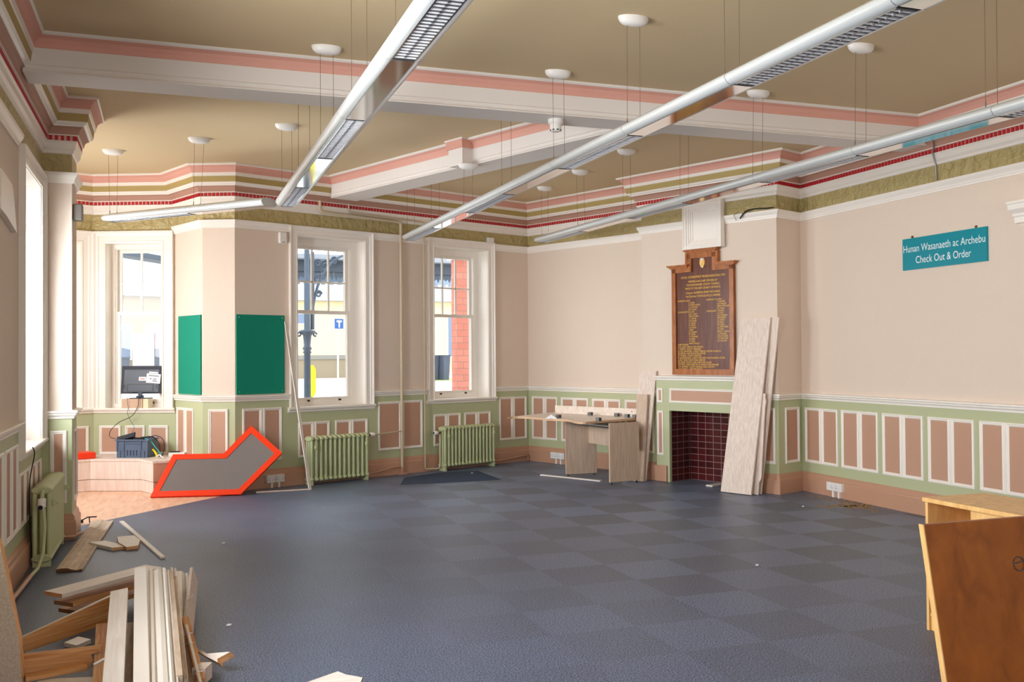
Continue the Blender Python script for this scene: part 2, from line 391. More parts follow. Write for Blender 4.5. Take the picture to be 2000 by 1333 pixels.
# ---- floor: carpet and the peach wood floor of the bay
mb = MB()
mb.face([Vector((x, y, 0)) for x, y in ((LX - 0.3, YB - 0.3), (6.9, YB - 0.3), (6.9, 13.6), (2.0, 13.6), (0.93, 11.40), (-0.79, 9.45), (LX - 0.3, 9.45))], carpet)
mb.face([Vector((x, y, -0.004)) for x, y in ((-2.6, 9.0), (1.3, 9.0), (1.3, 12.9), (-2.6, 12.9))], floor_wood)
mb.box((-2.6, YB - 0.3, -0.12), (6.9, 13.6, -0.02), solid('sub_floor', rgb(120, 100, 80)))
floor = tag(mb.build('floor'), kind='structure')
mb = MB()
mb.box((-2.6, YB - 0.3, CEIL), (7.0, 13.6, CEIL + 0.1), ceil_m)
tag(mb.build('ceiling'), kind='structure')
# two carpet tiles laid by the windows are a darker blue than the rest
mb = MB()
dk = mat('darker_blue_carpet_tile', rgb(66, 76, 94), 0.95, var=0.25, vscale=300, spec=0.1)
mb.face([Vector(q) for q in ((2.55, 11.1, 0.002), (3.8, 11.1, 0.002), (3.8, 12.1, 0.002), (3.3, 12.1, 0.002), (2.75, 11.75, 0.002))], dk)
mb.build('carpet_patch', floor)

# ---- cornice round the whole room
CP = [(0.0, 3.20), (0.010, 3.205), (0.014, 3.225), (0.030, 3.245), (0.034, 3.285), (0.044, 3.30), (0.044, 3.305),
      (0.030, 3.308), (0.030, 3.343), (0.056, 3.346), (0.056, 3.354),
      (0.058, 3.358), (0.062, 3.385), (0.075, 3.405), (0.096, 3.415), (0.098, 3.425), (0.115, 3.432), (0.128, 3.45),
      (0.128, 3.452), (0.136, 3.515), (0.146, 3.518), (0.150, 3.548), (0.152, 3.552), (0.160, 3.585), (0.180, 3.61), (0.204, 3.622),
      (0.205, 3.624), (0.218, 3.63), (0.218, 3.645)]
CM = [white_gloss] * 6 + [tooth_m] * 2 + [white_gloss] * 2 + [cove_brown] * 4 + [white_gloss] * 4 + [olive] + [white_gloss] * 3 + [pink] * 4 + [white_gloss] * 2
def dentils(mb, k0, k1):
    for i in range(IDX[k0], IDX[k1]):
        a, b = inset(PLAN, i, 0.044), inset(PLAN, i + 1, 0.044); L = (b - a).length; n = max(1, round(L / 0.044)); st = L / n
        f = Frame(a, b)
        for k in range(n):
            u = st * (k + 0.5); mb.box((u - 0.0120, -0.015, 3.307), (u + 0.0120, 0.0, 3.3445), red_m, f)
mb = MB(); sweep(mb, PLAN, CP, CM, False); cornice = tag(mb.build('trim_1'), kind='structure')
mb = MB(); dentils(mb, 'K', 'RE'); mb.build('dentil_band', cornice)

# ---- picture rail, chair rail, skirting
PRP = [(0.0, 2.955), (0.014, 2.955), (0.016, 2.972), (0.022, 2.975), (0.024, 2.99), (0.042, 3.02), (0.045, 3.035), (0.045, 3.043), (0.0, 3.048)]
CRP = [(0.0, 0.998), (0.016, 1.0), (0.018, 1.016), (0.032, 1.03), (0.034, 1.042), (0.045, 1.05), (0.045, 1.064), (0.0, 1.07)]
BSP = [(0.035, 0.0), (0.035, 0.145), (0.032, 0.155), (0.022, 0.165), (0.020, 0.19), (0.010, 0.205), (0.0, 0.212)]
def runs(name, prof, m, lists):
    mb = MB()
    for pts in lists: sweep(mb, pts, prof, [m] * (len(prof) - 1))
    return tag(mb.build(name), kind='structure')
def P_(a, b): return PLAN[IDX[a]:IDX[b] + 1]
runs('trim_2', PRP, white_gloss, [[K_, wp(LW, 10.42)], [wp(LW, 11.80)] + P_('J', 'G'), P_('G', 'F'), [C_, B_, A_, wp(W, 0.685)],
     [wp(W, 1.845), wp(W, 2.711)], [wp(W, 3.837)] + P_('WF', 'F2s') + [wp(F2, 0.688)], [wp(F2, 1.23)] + P_('F2e', 'RE')])
runs('trim_3', CRP, white_gloss, [[K_, wp(LW, 10.47)], P_('J', 'G'), P_('G', 'F'), [C_, B_, A_, wp(W, 0.70)],
     [wp(W, 1.84), wp(W, 2.712)], [wp(W, 3.837)] + P_('WF', 'F2s') + [wp(F2, 0.235)], [wp(F2, 1.61)] + P_('F2e', 'RE')])
base_room = runs('baseboard_room', BSP, base_brown, [P_('K', 'H'), [C_, B_, A_], P_('A', 'F2s') + [wp(F2, 0.40)], [wp(F2, 1.43)] + P_('F2e', 'RE')])

# ---- raised panels of the dado
def panel_one(mb, f, u0, u1, z0, z1, w=0.032):
    mb.face([f.p(u0, 0.003, z0), f.p(u1, 0.003, z0), f.p(u1, 0.003, z1), f.p(u0, 0.003, z1)], panel_brown)
    prof = [(0.0, 0.0), (0.0, 0.012), (0.3, 0.016), (0.45, 0.010), (0.75, 0.010), (1.0, 0.002)]
    for (a, b, c, d) in ((u0, z0, u1, z0), (u1, z0, u1, z1), (u1, z1, u0, z1), (u0, z1, u0, z0)):
        dx, dz = (c - a), (d - b); L = math.hypot(dx, dz); dx /= L; dz /= L; nx, nz = -dz, dx
        ra = [f.p(a + nx * t * w + dx * t * w, h, b + nz * t * w + dz * t * w) for t, h in prof]
        rb = [f.p(c + nx * t * w - dx * t * w, h, d + nz * t * w - dz * t * w) for t, h in prof]
        mb.grid([ra, rb], white_gloss)
def panels(parent, f, items):
    mb = MB()
    for it in items:
        if it[0] == 'pair':
            _, u0, u1, z0, z1 = it; m_ = (u0 + u1) / 2; g = 0.008
            panel_one(mb, f, u0, m_ - g, z0, z1); panel_one(mb, f, m_ + g, u1, z0, z1)
            mb.box((m_ - g, 0, z0), (m_ + g, 0.006, z1), white_gloss, f)
        else: panel_one(mb, f, *it[1:])
    o = mb.build('dado_panelling', parent); return o
Z0p, Z1p = 0.315, 0.917
panels(wall_window, W, [('pair', 0.086, 0.575, Z0p, Z1p), ('pair', 0.79, 1.212, Z0p, 0.727), ('pair', 1.290, 1.753, Z0p, 0.727),
    ('one', 1.914, 2.262, Z0p, 0.925), ('one', 2.283, 2.600, Z0p, 0.93), ('pair', 2.785, 3.233, Z0p, 0.731), ('pair', 3.304, 3.762, Z0p, 0.731), ('pair', 3.930, 4.440, Z0p, Z1p)])
panels(wall_f1, F1, [('pair', 0.077, 0.587, Z0p, Z1p), ('pair', 0.665, 1.174, Z0p, Z1p), ('pair', 1.249, 1.748, Z0p, Z1p), ('pair', 1.827, 2.32, Z0p, Z1p)])
panels(wall_ch, S, [('one', 0.125, 0.395, Z0p, Z1p)])
panels(wall_ch, F2, [('one', 0.03, 0.17, Z0p, Z1p), ('one', 1.69, 1.84, Z0p, Z1p)])
rp = [('pair', 9.022 - 8.962, 9.022 - 8.416, Z0p, 0.91), ('pair', 9.022 - 8.357, 9.022 - 7.809, Z0p, 0.912), ('pair', 9.022 - 7.744, 9.022 - 7.205, Z0p, 0.912), ('pair', 9.022 - 7.141, 9.022 - 6.601, Z0p, 0.912)]
u = 9.022 - 6.539
while u < 9.0:
    rp.append(('pair', u, u + 0.54, Z0p, 0.912)); u += 0.605
panels(wall_right, RW, rp)
panels(wall_pillar, PF, [('one', 0.06, 0.185, 0.30, 0.90)])
panels(wall_pillar, PR, [('one', 0.06, 0.38, 0.30, 0.90)])
panels(wall_left, LW, [('pair', 8.55, 9.15, Z0p, Z1p), ('pair', 9.22, 9.78, Z0p, Z1p), ('pair', 9.86, 10.4, Z0p, Z1p), ('pair', 10.50, 11.05, Z0p, 0.70), ('pair', 11.12, 11.7, Z0p, 0.70)])
panels(wall_bay, fr['C'], [('pair', 0.06, 0.52, Z0p, Z1p)])
panels(wall_bay, fr['B'], [('one', 0.07, 0.29, Z0p, Z1p)])
panels(wall_bay, BC, [('one', 0.07, 0.33, 0.36, 0.70), ('one', 0.385, 0.62, 0.36, 0.70), ('one', 0.67, 0.90, 0.36, 0.70)])
panels(wall_bay, BD, [('one', 0.07, 0.30, 0.36, 0.70), ('one', 0.385, 0.60, 0.36, 0.70), ('one', 0.68, 0.92, 0.36, 0.70)])

# ---- sash windows
def frame_rect(mb, f, u0, u1, z0, z1, w, d0, d1, m, sides='lrtb'):
    if 'l' in sides: mb.box((u0, d0, z0), (u0 + w, d1, z1), m, f)
    if 'r' in sides: mb.box((u1 - w, d0, z0), (u1, d1, z1), m, f)
    if 't' in sides: mb.box((u0 + w, d0, z1 - w), (u1 - w, d1, z1), m, f)
    if 'b' in sides: mb.box((u0 + w, d0, z0), (u1 - w, d1, z0 + w), m, f)
def architrave(mb, f, u0, u1, z0, z1, w, m, splay=0.0):
    """moulded casing round the opening, both sides and the top; w its width"""
    prof = [(0.0, -0.01), (0.0, 0.018), (0.12, 0.022), (0.18, 0.014), (0.55, 0.016), (0.62, 0.026), (0.8, 0.03), (0.9, 0.045), (1.0, 0.045), (1.0, -0.0)]
    pts = [((u0, z0), (-1, 0)), ((u0, z1), (-1, 1)), ((u1, z1), (1, 1)), ((u1, z0), (1, 0))]
    rings = [[f.p(p[0] + n[0] * t * w, h, p[1] + n[1] * t * w) for t, h in prof] for p, n in pts]
    mb.grid(rings, m); mb.face(rings[0], m); mb.face(rings[-1][::-1], m)
def sash_window(name, f, op, cols, depth=0.22, box=0.075, meet=2.04, arch=0.11, sill_over=0.02, sill_z=None, archi=True, rows=2, catches=True):
    u0, u1, z0, z1 = op
    mb = MB()
    if archi: architrave(mb, f, u0, u1, z0 - 0.02, z1, arch, white_gloss)
    # reveal lining
    D = depth
    mb.box((u0 - 0.01, -D - 0.12, z0), (u0 + 0.004, 0.005, z1), white_gloss, f); mb.box((u1 - 0.004, -D - 0.12, z0), (u1 + 0.01, 0.005, z1), white_gloss, f)
    mb.box((u0, -D - 0.12, z1 - 0.004), (u1, 0.005, z1 + 0.01), white_gloss, f)
    # sash box
    frame_rect(mb, f, u0, u1, z0, z1, box, -D - 0.10, -D + 0.03, white_gloss)
    frame_rect(mb, f, u0 + box - 0.001, u1 - box + 0.001, z0 + 0.02, z1 - box + 0.001, 0.014, -D - 0.03, -D + 0.018, white_gloss, 'lrt')
    root = mb.build(name); tag(root, kind='structure')
    mb = MB(); so = sill_over + arch
    mb.box((u0, -D - 0.12, z0 - 0.015), (u1, 0.0, z0 + 0.008), white_gloss, f)
    sp = [(0.0, z0 - 0.055), (0.022, z0 - 0.05), (0.026, z0 - 0.028), (0.045, z0 - 0.022), (0.052, z0 - 0.010), (0.052, z0 + 0.003), (0.046, z0 + 0.008), (0.0, z0 + 0.008)]
    sweep(mb, [wp(f, u0 - so), wp(f, u1 + so)], sp, [white_gloss] * 7)
    mb.build('sill', root)
    a, b = u0 + box + 0.006, u1 - box - 0.006; t = z1 - box - 0.006; bt = z0 + 0.03
    # upper sash, further out
    mb = MB(); dz = -D - 0.055
    frame_rect(mb, f, a, b, meet - 0.02, t, 0.042, dz - 0.02, dz + 0.02, white_gloss)
    iu0, iu1, iz0, iz1 = a + 0.042, b - 0.042, meet + 0.022, t - 0.042
    for k in range(1, cols):
        x = iu0 + (iu1 - iu0) * k / cols; mb.box((x - 0.010, dz - 0.012, iz0), (x + 0.010, dz + 0.014, iz1), white_gloss, f)
    zm = iz0 + (iz1 - iz0) * 0.47
    mb.box((iu0, dz - 0.012, zm - 0.010), (iu1, dz + 0.014, zm + 0.010), white_gloss, f)
    us = mb.build('upper_sash', root)
    g = MB(); g.face([f.p(iu0, dz, iz0), f.p(iu1, dz, iz0), f.p(iu1, dz, iz1), f.p(iu0, dz, iz1)], glass); g.build('glass', us)
    mb = MB(); dz = -D - 0.01
    frame_rect(mb, f, a, b, bt, meet + 0.022, 0.042, dz - 0.02, dz + 0.02, white_gloss, 'lrt')
    mb.box((a + 0.042, dz - 0.02, bt), (b - 0.042, dz + 0.02, bt + 0.075), white_gloss, f)
    ls = mb.build('lower_sash', root)
    g = MB(); g.face([f.p(a + .042, dz, bt + .075), f.p(b - .042, dz, bt + .075), f.p(b - .042, dz, meet - .02), f.p(a + .042, dz, meet - .02)], glass); g.build('glass', ls)
    if catches:
        for k in (0.22, 0.78):
            mb = MB(); x = a + (b - a) * k
            mb.box((x - 0.02, dz + 0.02, bt + 0.02), (x + 0.02, dz + 0.035, bt + 0.032), black_m, f)
            mb.box((x - 0.012, dz + 0.03, bt + 0.028), (x + 0.02, dz + 0.05, bt + 0.048), black_m, f)
            mb.build('sash_lift', ls)
    return root
win1 = sash_window('window_1', W, WIN1, 3, 0.22)
win2 = sash_window('window_2', W, WIN2, 3, 0.22)
win3 = sash_window('window_3', BC, BWC, 2, 0.16, box=0.05, arch=0.14, meet=2.03)
win4 = sash_window('window_4', BD, BWL, 2, 0.16, box=0.05, arch=0.14, meet=2.03)
win5 = sash_window('window_5', LW, LWW, 3, 0.30, meet=1.95, arch=0.10, catches=False)

# ---- ceiling beams
def beam(name, p0, p1, width, soffit, m_side):
    """cased beam: pink cove at the ceiling, white faces, small moulding at the lower edge; p0-p1 is the nearer face"""
    f = Frame(p0, p1); mb = MB(); L = f.len
    half = [(0.078, CEIL), (0.078, 3.632), (0.064, 3.624), (0.030, 3.608), (0.010, 3.578), (0.004, 3.552), (0.0, 3.55), (0.0, soffit + 0.055),
            (0.006, soffit + 0.048), (0.006, soffit + 0.04), (0.0, soffit + 0.034), (0.002, soffit + 0.02), (0.010, soffit + 0.008), (0.010, soffit)]
    ms = [beam_white] * 2 + [pink] * 3 + [pink] + [beam_white] * 7
    ring = half + [(-width - d, z) for d, z in half[::-1]]
    mats = ms + [beam_white] + ms[::-1]
    mb.grid([[f.p(0, d, z) for d, z in ring], [f.p(L, d, z) for d, z in ring]], None, False, False, mats)
    mb.face([f.p(0, d, z) for d, z in ring], beam_white); mb.face([f.p(L, d, z) for d, z in ring][::-1], beam_white)
    return tag(mb.build(name), kind='structure'), f
# main cross beam: near face at y = 7.05
beam('trim_4', (LX + 0.08, 7.055), (6.545, 7.055), 0.29, 3.385, None)
d2 = Vector((0.3822, -0.9241))
q0 = Vector((1.85, 11.62)); q1 = q0 + d2 * 4.84
def beam_left(name, p0, p1, width, soffit):
    g = Frame(p0, p1)
    class Fl:
        def __init__(s): s.len = g.len
        def p(s, u, d, z): q = g.o + g.u * u + g.n * d; q.z = z; return q
    fl = Fl(); mb = MB(); L = g.len
    half = [(0.078, CEIL), (0.078, 3.632), (0.064, 3.624), (0.030, 3.608), (0.010, 3.578), (0.004, 3.552), (0.0, 3.55), (0.0, soffit + 0.055),
            (0.006, soffit + 0.048), (0.006, soffit + 0.04), (0.0, soffit + 0.034), (0.002, soffit + 0.02), (0.010, soffit + 0.008), (0.010, soffit)]
    ms = [beam_white] * 2 + [pink] * 3 + [pink] + [beam_white] * 7
    ring = half + [(-width - d, z) for d, z in half[::-1]]
    mats = ms + [beam_white] + ms[::-1]
    mb.grid([[fl.p(0, d, z) for d, z in ring], [fl.p(L, d, z) for d, z in ring]], None, False, False, mats)
    mb.face([fl.p(0, d, z) for d, z in ring], beam_white); mb.face([fl.p(L, d, z) for d, z in ring][::-1], beam_white)
    # boxed-out block on its left face
    c = 2.52; z = 3.385
    for (d0, d1, za, zb, m) in ((-0.02, 0.125, z + 0.0, 3.55, beam_white), (-0.02, 0.145, 3.55, 3.63, pink), (-0.02, 0.155, 3.63, CEIL, beam_white)):
        pts = [fl.p(c - 0.11 - (d1 - 0.125), d0, za), fl.p(c + 0.11 + (d1 - 0.125), d0, za), fl.p(c + 0.11 + (d1 - 0.125), d1, za), fl.p(c - 0.11 - (d1 - 0.125), d1, za)]
        A = pts; B = [p + Vector((0, 0, zb - za)) for p in pts]
        mb.face(A, m); mb.face(B, m)
        for i in range(4): mb.face([A[i], A[(i + 1) % 4], B[(i + 1) % 4], B[i]], m)
    return tag(mb.build(name), kind='structure')
beam_left('trim_5', (q0.x, q0.y), (q1.x, q1.y), 0.34, 3.388)

# ---- fireplace: surround is part of the chimney wall, opening lined with maroon tiles
mb = MB()
u0, u1, _, zt = FIRE
dp = 0.36
def quv(a, b, c, d, w, h): return [(0, 0), (w, 0), (w, h), (0, h)]
mb.face([F2.p(u0, -dp, 0), F2.p(u1, -dp, 0), F2.p(u1, -dp, zt), F2.p(u0, -dp, zt)], tile_m, uv=quv(0, 0, 0, 0, u1 - u0, zt))
mb.face([F2.p(u0, 0.0, 0), F2.p(u0, -dp, 0), F2.p(u0, -dp, zt), F2.p(u0, 0.0, zt)], tile_m, uv=quv(0, 0, 0, 0, dp, zt))
mb.face([F2.p(u1, -dp, 0), F2.p(u1, 0.0, 0), F2.p(u1, 0.0, zt), F2.p(u1, -dp, zt)], tile_m, uv=quv(0, 0, 0, 0, dp, zt))
mb.face([F2.p(u0, 0, zt), F2.p(u1, 0, zt), F2.p(u1, -dp, zt), F2.p(u0, -dp, zt)], solid('soot', rgb(30, 26, 24)))
fp = mb.build('fireplace'); tag(fp, 'fireplace with green painted surround and maroon tiled opening under the honours board', 'fireplace')
mb = MB(); sd = 0.04; s0, s1 = 0.24, 1.605
mb.box((s0, 0.0, 0.0), (u0, sd, 1.2), dado_green, F2); mb.box((u1, 0.0, 0.0), (s1, sd, 1.2), dado_green, F2); mb.box((u0, 0.0, zt), (u1, sd, 1.2), dado_green, F2)
mb.build('surround', fp)
mb = MB(); sweep(mb, [wp(F2, s0), wp(F2, s1)], [(sd, 1.19), (sd + 0.02, 1.195), (sd + 0.025, 1.215), (sd + 0.05, 1.225), (sd + 0.055, 1.245), (0.0, 1.25), (0.0, 1.19)], [white_gloss] * 6)
mb.build('mantel_shelf', fp)
class Off:
    def __init__(s, f, d): s.f = f; s.d = d
    def p(s, u, d, z): return s.f.p(u, d + s.d, z)
    def __call__(s, q): return s.p(*q)
F2o = Off(F2, sd)
mb = MB()
for it in ((0.255, 0.350, 0.31, 0.833), (0.255, 0.342, 0.93, 1.10), (0.443, 1.40, 0.932, 1.10), (1.495, 1.59, 0.31, 0.833), (1.50, 1.59, 0.93, 1.10)): panel_one(mb, F2o, *it, w=0.026)
mb.build('surround_panelling', fp)
for a, b in ((0.05 + 0.13, 0.405), (1.44, 1.66)):
    mb = MB(); mb.box((a, sd + 0.001, 0), (b, sd + 0.03, 0.19), base_brown, F2); mb.build('plinth_block', fp, bevel=0.008)

# ------------------------------------------------------------------ pendant lights
def curve_prof(w=0.11, h=0.085):
    """half-oval lamp section, flat in the middle of its underside; (x, z) with z = 0 at the bottom"""
    return [(-0.058, 0.0), (-0.058, 0.004), (-0.075, 0.003), (-0.095, 0.014), (-w, 0.036), (-w + 0.004, 0.052), (-0.08, 0.07), (-0.04, 0.082), (0.04, 0.082),
            (0.08, 0.07), (w - 0.004, 0.052), (w, 0.036), (0.095, 0.014), (0.075, 0.003), (0.058, 0.004), (0.058, 0.0)]
def pendant(label, p0, p1, bounds, first_louvre, roses, z_ceiling=CEIL, green=None, round_end=True):
    """p0 near end, p1 far end: points under the middle of the casing; bounds: distances from p0 where segments meet"""
    p0, p1 = Vector(p0), Vector(p1); d = (p1 - p0); L = d.length; d.normalize()
    side = Vector((d.y, -d.x, 0)).normalized(); upv = side.cross(d).normalized()
    T = lambda x, s, z: p0 + d * s + side * x + upv * z
    root = thing('pendant_light', label, 'light', (p0 + p1) / 2, 'suspended linear office lights')
    mb = MB(); pr = curve_prof()[1:-1]
    ends = [(0.0, 1.0), (L - 0.16, 1.0), (L - 0.09, 0.93), (L - 0.035, 0.74), (L, 0.42)] if round_end else [(0, 1), (L, 1)]
    ends = [(0.0, 1.0)] + ends[1:]
    mb.grid([[T(x * k, s, 0.041 + (z - 0.041) * k) for x, z in pr] for s, k in ends], metal_lamp, True)
    mb.face([T(x, 0, z) for x, z in pr], metal_lamp); mb.face([T(x * ends[-1][1], L, 0.041 + (z - 0.041) * ends[-1][1]) for x, z in pr][::-1], metal_lamp)
    for s in bounds[1:-1]:
        mb.grid([[T(x * 1.006, s + q, 0.04 + (z - 0.04) * 1.02) for x, z in pr] for q in (-0.0015, 0.0015)], steel, False)
    mb.build('casing', root)
    lou = first_louvre
    for a, b in zip(bounds[:-1], bounds[1:]):
        b = min(b, L - 0.06)
        mb = MB()
        if lou:
            for sx in (-1, 1): mb.box((0, 0, 0), (1, 1, 1), mirror_m, lambda q, sx=sx: T(sx * (0.052 + q.x * 0.006), a + 0.02 + (b - a - 0.04) * q.y, 0.001 + q.z * 0.03))
            for e in (a + 0.02, b - 0.03): mb.box((0, 0, 0), (1, 1, 1), dark_louvre, lambda q, e=e: T(-0.052 + q.x * 0.104, e + 0.008 * q.y, 0.0 + q.z * 0.03))
            mb.face([T(-0.052, a + .02, 0.034), T(0.052, a + .02, 0.034), T(0.052, b - .02, 0.034), T(-0.052, b - .02, 0.034)], white_gloss)
            n = max(8, int((b - a) / 0.042)); st = (b - a - 0.05) / n
            for k in range(n):
                s = a + 0.03 + st * (k + 0.5)
                # curved cross blades with a dark web between
                mb.grid([[T(x, s - 0.010, 0.004), T(x, s - 0.003, 0.014), T(x, s, 0.030), T(x, s + 0.003, 0.014), T(x, s + 0.010, 0.004)] for x in (-0.052, 0.0, 0.052)], blade_m, False)
            mb.grid([[T(-0.004, s, 0.003), T(0, s, 0.03), T(0.004, s, 0.003)] for s in (a + 0.03, b - 0.03)], mirror_m, True)
            mb.build('louvre', root)
        else:
            mb.face([T(-0.057, a, 0.001), T(-0.057, b, 0.001), T(0.057, b, 0.001), T(0.057, a, 0.001)], mirror_m)
            mb.face([T(-0.057, a, 0.004), T(0.057, a, 0.004), T(0.057, b, 0.004), T(-0.057, b, 0.004)], metal_lamp)
            mb.build('reflector_plate', root)
        lou = not lou
    if green is not None:
        mb = MB(); mb.lathe([(0.008, 0.0), (0.009, 0.006), (0.004, 0.01)], T(-0.06, green, -0.008), solid('green_indicator', rgb(40, 220, 120)), 8); mb.build('indicator_lamp', root)
    for q in roses:
        x, y = q[:2]; zc = q[2] if len(q) > 2 else z_ceiling
        c = Vector((x, y, zc)); mb = MB(); prs = [(0.105, 0.0), (0.104, -0.012), (0.096, -0.03), (0.078, -0.045), (0.045, -0.053), (0.0001, -0.055)]
        rings = []
        for r_, h in prs:
            ring = []
            for k in range(20):
                a = 2 * math.pi * k / 20; ring.append(c + Vector((r_ * math.cos(a), r_ * 0.55 * math.sin(a), h)))
            rings.append(ring)
        mb.grid(rings, white_plastic, True, True); mb.build('ceiling_rose', root)
        s = (Vector((x, y, 0)) - Vector((p0.x, p0.y, 0))).dot(Vector((d.x, d.y, 0)).normalized())
        s = max(0.05, min(L - 0.12, s))
        for sx in (-0.045, 0.045):
            e = T(sx, s, 0.078); e2 = Vector((x + sx, y, zc - 0.045))
            mb = MB(); mb.tube([e, e2], 0.0016, wire_m, 5); mb.lathe([(0.004, 0.0), (0.004, 0.03), (0.002, 0.034)], e, steel, 6)
            mb.build('wire', root)
    return root
blade_m = mat('bright_louvre_blade', rgb(240, 240, 244), 0.15, metal=0.15, var=0.02, spec=1.0)
dark_louvre = solid('dark_louvre_end', rgb(70, 70, 74), 0.4)
pendant('long silver pendant light nearest the left windows, angled bar joined at its far end', (1.045, 1.0, 2.885), (1.045, 9.22, 2.885), [0, 1.1, 2.25, 3.45, 4.65, 5.85, 7.05, 8.22], True,
        [(1.045, 2.0), (1.045, 3.2), (1.045, 4.4), (1.045, 5.54), (1.045, 6.74), (1.045, 7.93), (1.045, 9.13)])
pendant('long silver pendant light running down the middle of the room under the smoke detector', (2.80, 0.7, 2.865), (2.79, 11.62, 2.905), [0, 1.2, 2.4, 3.6, 4.8, 6.0, 7.2, 8.4, 9.6, 10.92], True,
        [(2.80, 2.0), (2.80, 3.2), (2.80, 4.4), (2.80, 5.54), (2.79, 6.78), (2.79, 7.98), (2.80, 9.14, 3.384), (2.79, 10.36), (2.79, 11.5)])
pendant('long silver pendant light nearest the fireplace wall, passing in front of the white box panel', (4.55, 0.7, 2.80), (4.54, 11.72, 2.945), [0, 1.2, 2.4, 3.6, 4.8, 6.0, 7.2, 8.4, 9.6, 11.02], True,
        [(4.55, 2.0), (4.55, 3.2), (4.55, 4.4), (4.56, 5.54), (4.56, 6.79), (4.55, 7.98), (4.54, 9.17), (4.53, 10.36), (4.54, 11.51)], green=8.0)
pendant('short white pendant light in the bay, joined to the end of the left long light', (0.90, 9.27, 2.90), (-0.60, 10.86, 2.90), [0, 0.95, 2.19], False,
        [(0.30, 9.95), (-0.52, 10.79)])

# ------------------------------------------------------------------ text
def text_mesh(name, lines, size, frm, d, m, parent, spacing=1.0, aspect=1.0, font_extrude=0.001):
    """lines: [(string, u, z, size, align)] written on a wall frame at distance d"""
    allv, allf = [], []
    for s_, u, z, sz, al in lines:
        cu = bpy.data.curves.new('t', 'FONT'); cu.body = s_; cu.size = sz; cu.align_x = al; cu.extrude = 0; cu.space_character = spacing
        cu.resolution_u = 3
        ob = bpy.data.objects.new('t', cu); col.objects.link(ob)
        dg = bpy.context.evaluated_depsgraph_get(); me = bpy.data.meshes.new_from_object(ob.evaluated_get(dg))
        b0 = len(allv)
        for v in me.vertices: allv.append(frm.p(u + v.co.x * aspect, d, z + v.co.y))
        for p in me.polygons: allf.append(tuple(b0 + i for i in p.vertices))
        bpy.data.objects.remove(ob); bpy.data.curves.remove(cu); bpy.data.meshes.remove(me)
    mb = MB()
    mb.v = [tuple(v) for v in allv]; mb.f = allf; mb.m = [mb.mi(m)] * len(allf); mb.sm = [False] * len(allf)
    return mb.build(name, parent)

# ------------------------------------------------------------------ teal sign
sg0 = 9.022 - 7.42; sg1 = 9.022 - 6.42
mb = MB(); mb.box((sg0, 0.001, 2.275), (sg1, 0.022, 2.57), teal, RW)
sign = mb.build('wall_sign'); tag(sign, 'teal two-line sign with white lettering on the right wall', 'sign')
wl = solid('white_lettering', rgb(226, 240, 242), 0.5)
text_mesh('lettering', [('Hunan Wasanaeth ac Archebu', (sg0 + sg1) / 2, 2.44, 0.096, 'CENTER')], 1, RW, 0.0235, wl, sign, aspect=0.83)
text_mesh('lettering', [('Check Out & Order', (sg0 + sg1) / 2, 2.33, 0.096, 'CENTER')], 1, RW, 0.0235, wl, sign, aspect=0.83)
for k in (0.11, 0.87):
    mb = MB(); u = sg0 + (sg1 - sg0) * k; c = RW.p(u, 0.0, 2.585); mb.box((u - 0.012, 0.0, 2.565), (u + 0.012, 0.004, 2.595), brass, RW); mb.lathe([(0.006, 0), (0.008, -0.004), (0.003, -0.012)], RW.p(u, 0.006, 2.584), brass, 8, axis='x'); mb.build('screw_eye', sign)
# plaster bracket high on the right wall
mb = MB(); b0, b1 = 9.022 - 6.22, 9.022 - 5.2
sweep(mb, [wp(RW, b0 + .1), wp(RW, b1)], [(0.0, 2.55), (0.03, 2.555), (0.035, 2.60), (0.05, 2.61), (0.055, 2.63), (0.10, 2.66), (0.11, 2.70), (0.12, 2.705), (0.12, 2.725), (0, 2.73)], [white_gloss] * 9)
tag(mb.build('door_hood'), 'white moulded door hood end at the right edge of the right wall', 'moulding')

# ------------------------------------------------------------------ honours board
def uu(t): return 7.70 - t      # distance along the chimney face
hb = thing('honours_board', 'wooden honours board with gold names hanging above the fireplace', 'board', F2.p(uu(6.775), 0.03, 1.26))
HC = uu(6.775); w2 = 0.43; zt_, zb_ = 2.50, 1.262
mb = MB()
mb.box((HC - w2, 0.012, zb_), (HC + w2, 0.030, zt_), board_dark, F2)
mb.box((HC - 0.20, 0.012, zt_ - 0.01), (HC + 0.20, 0.030, zt_ + 0.14), board_dark, F2)
mb.build('panel', hb)
mb = MB(); fw_ = 0.055
for lo, hi in (((HC - w2, 0.006, zb_), (HC + w2, 0.052, zb_ + 0.065)), ((HC - w2, 0.006, zb_ + 0.06), (HC - w2 + fw_, 0.052, zt_)), ((HC + w2 - fw_, 0.006, zb_ + 0.06), (HC + w2, 0.052, zt_)),
               ((HC - w2, 0.007, zt_ - 0.055), (HC - 0.155, 0.052, zt_)), ((HC + 0.155, 0.007, zt_ - 0.055), (HC + w2, 0.052, zt_)),
               ((HC - 0.20, 0.007, zt_ - 0.055), (HC - 0.145, 0.053, zt_ + 0.15)), ((HC + 0.145, 0.007, zt_ - 0.055), (HC + 0.20, 0.053, zt_ + 0.15)), ((HC - 0.20, 0.007, zt_ + 0.10), (HC + 0.20, 0.053, zt_ + 0.16))):
    mb.box(lo, hi, board_wood, F2)
mb.build('frame', hb)
mb = MB()
def cap(u0, u1, z):
    mb.box((u0, 0.005, z), (u1, 0.065, z + 0.012), board_wood, F2); mb.box((u0 - 0.012, 0.005, z + 0.012), (u1 + 0.012, 0.078, z + 0.024), board_wood, F2); mb.box((u0 - 0.028, 0.005, z + 0.024), (u1 + 0.028, 0.092, z + 0.040), board_wood, F2)
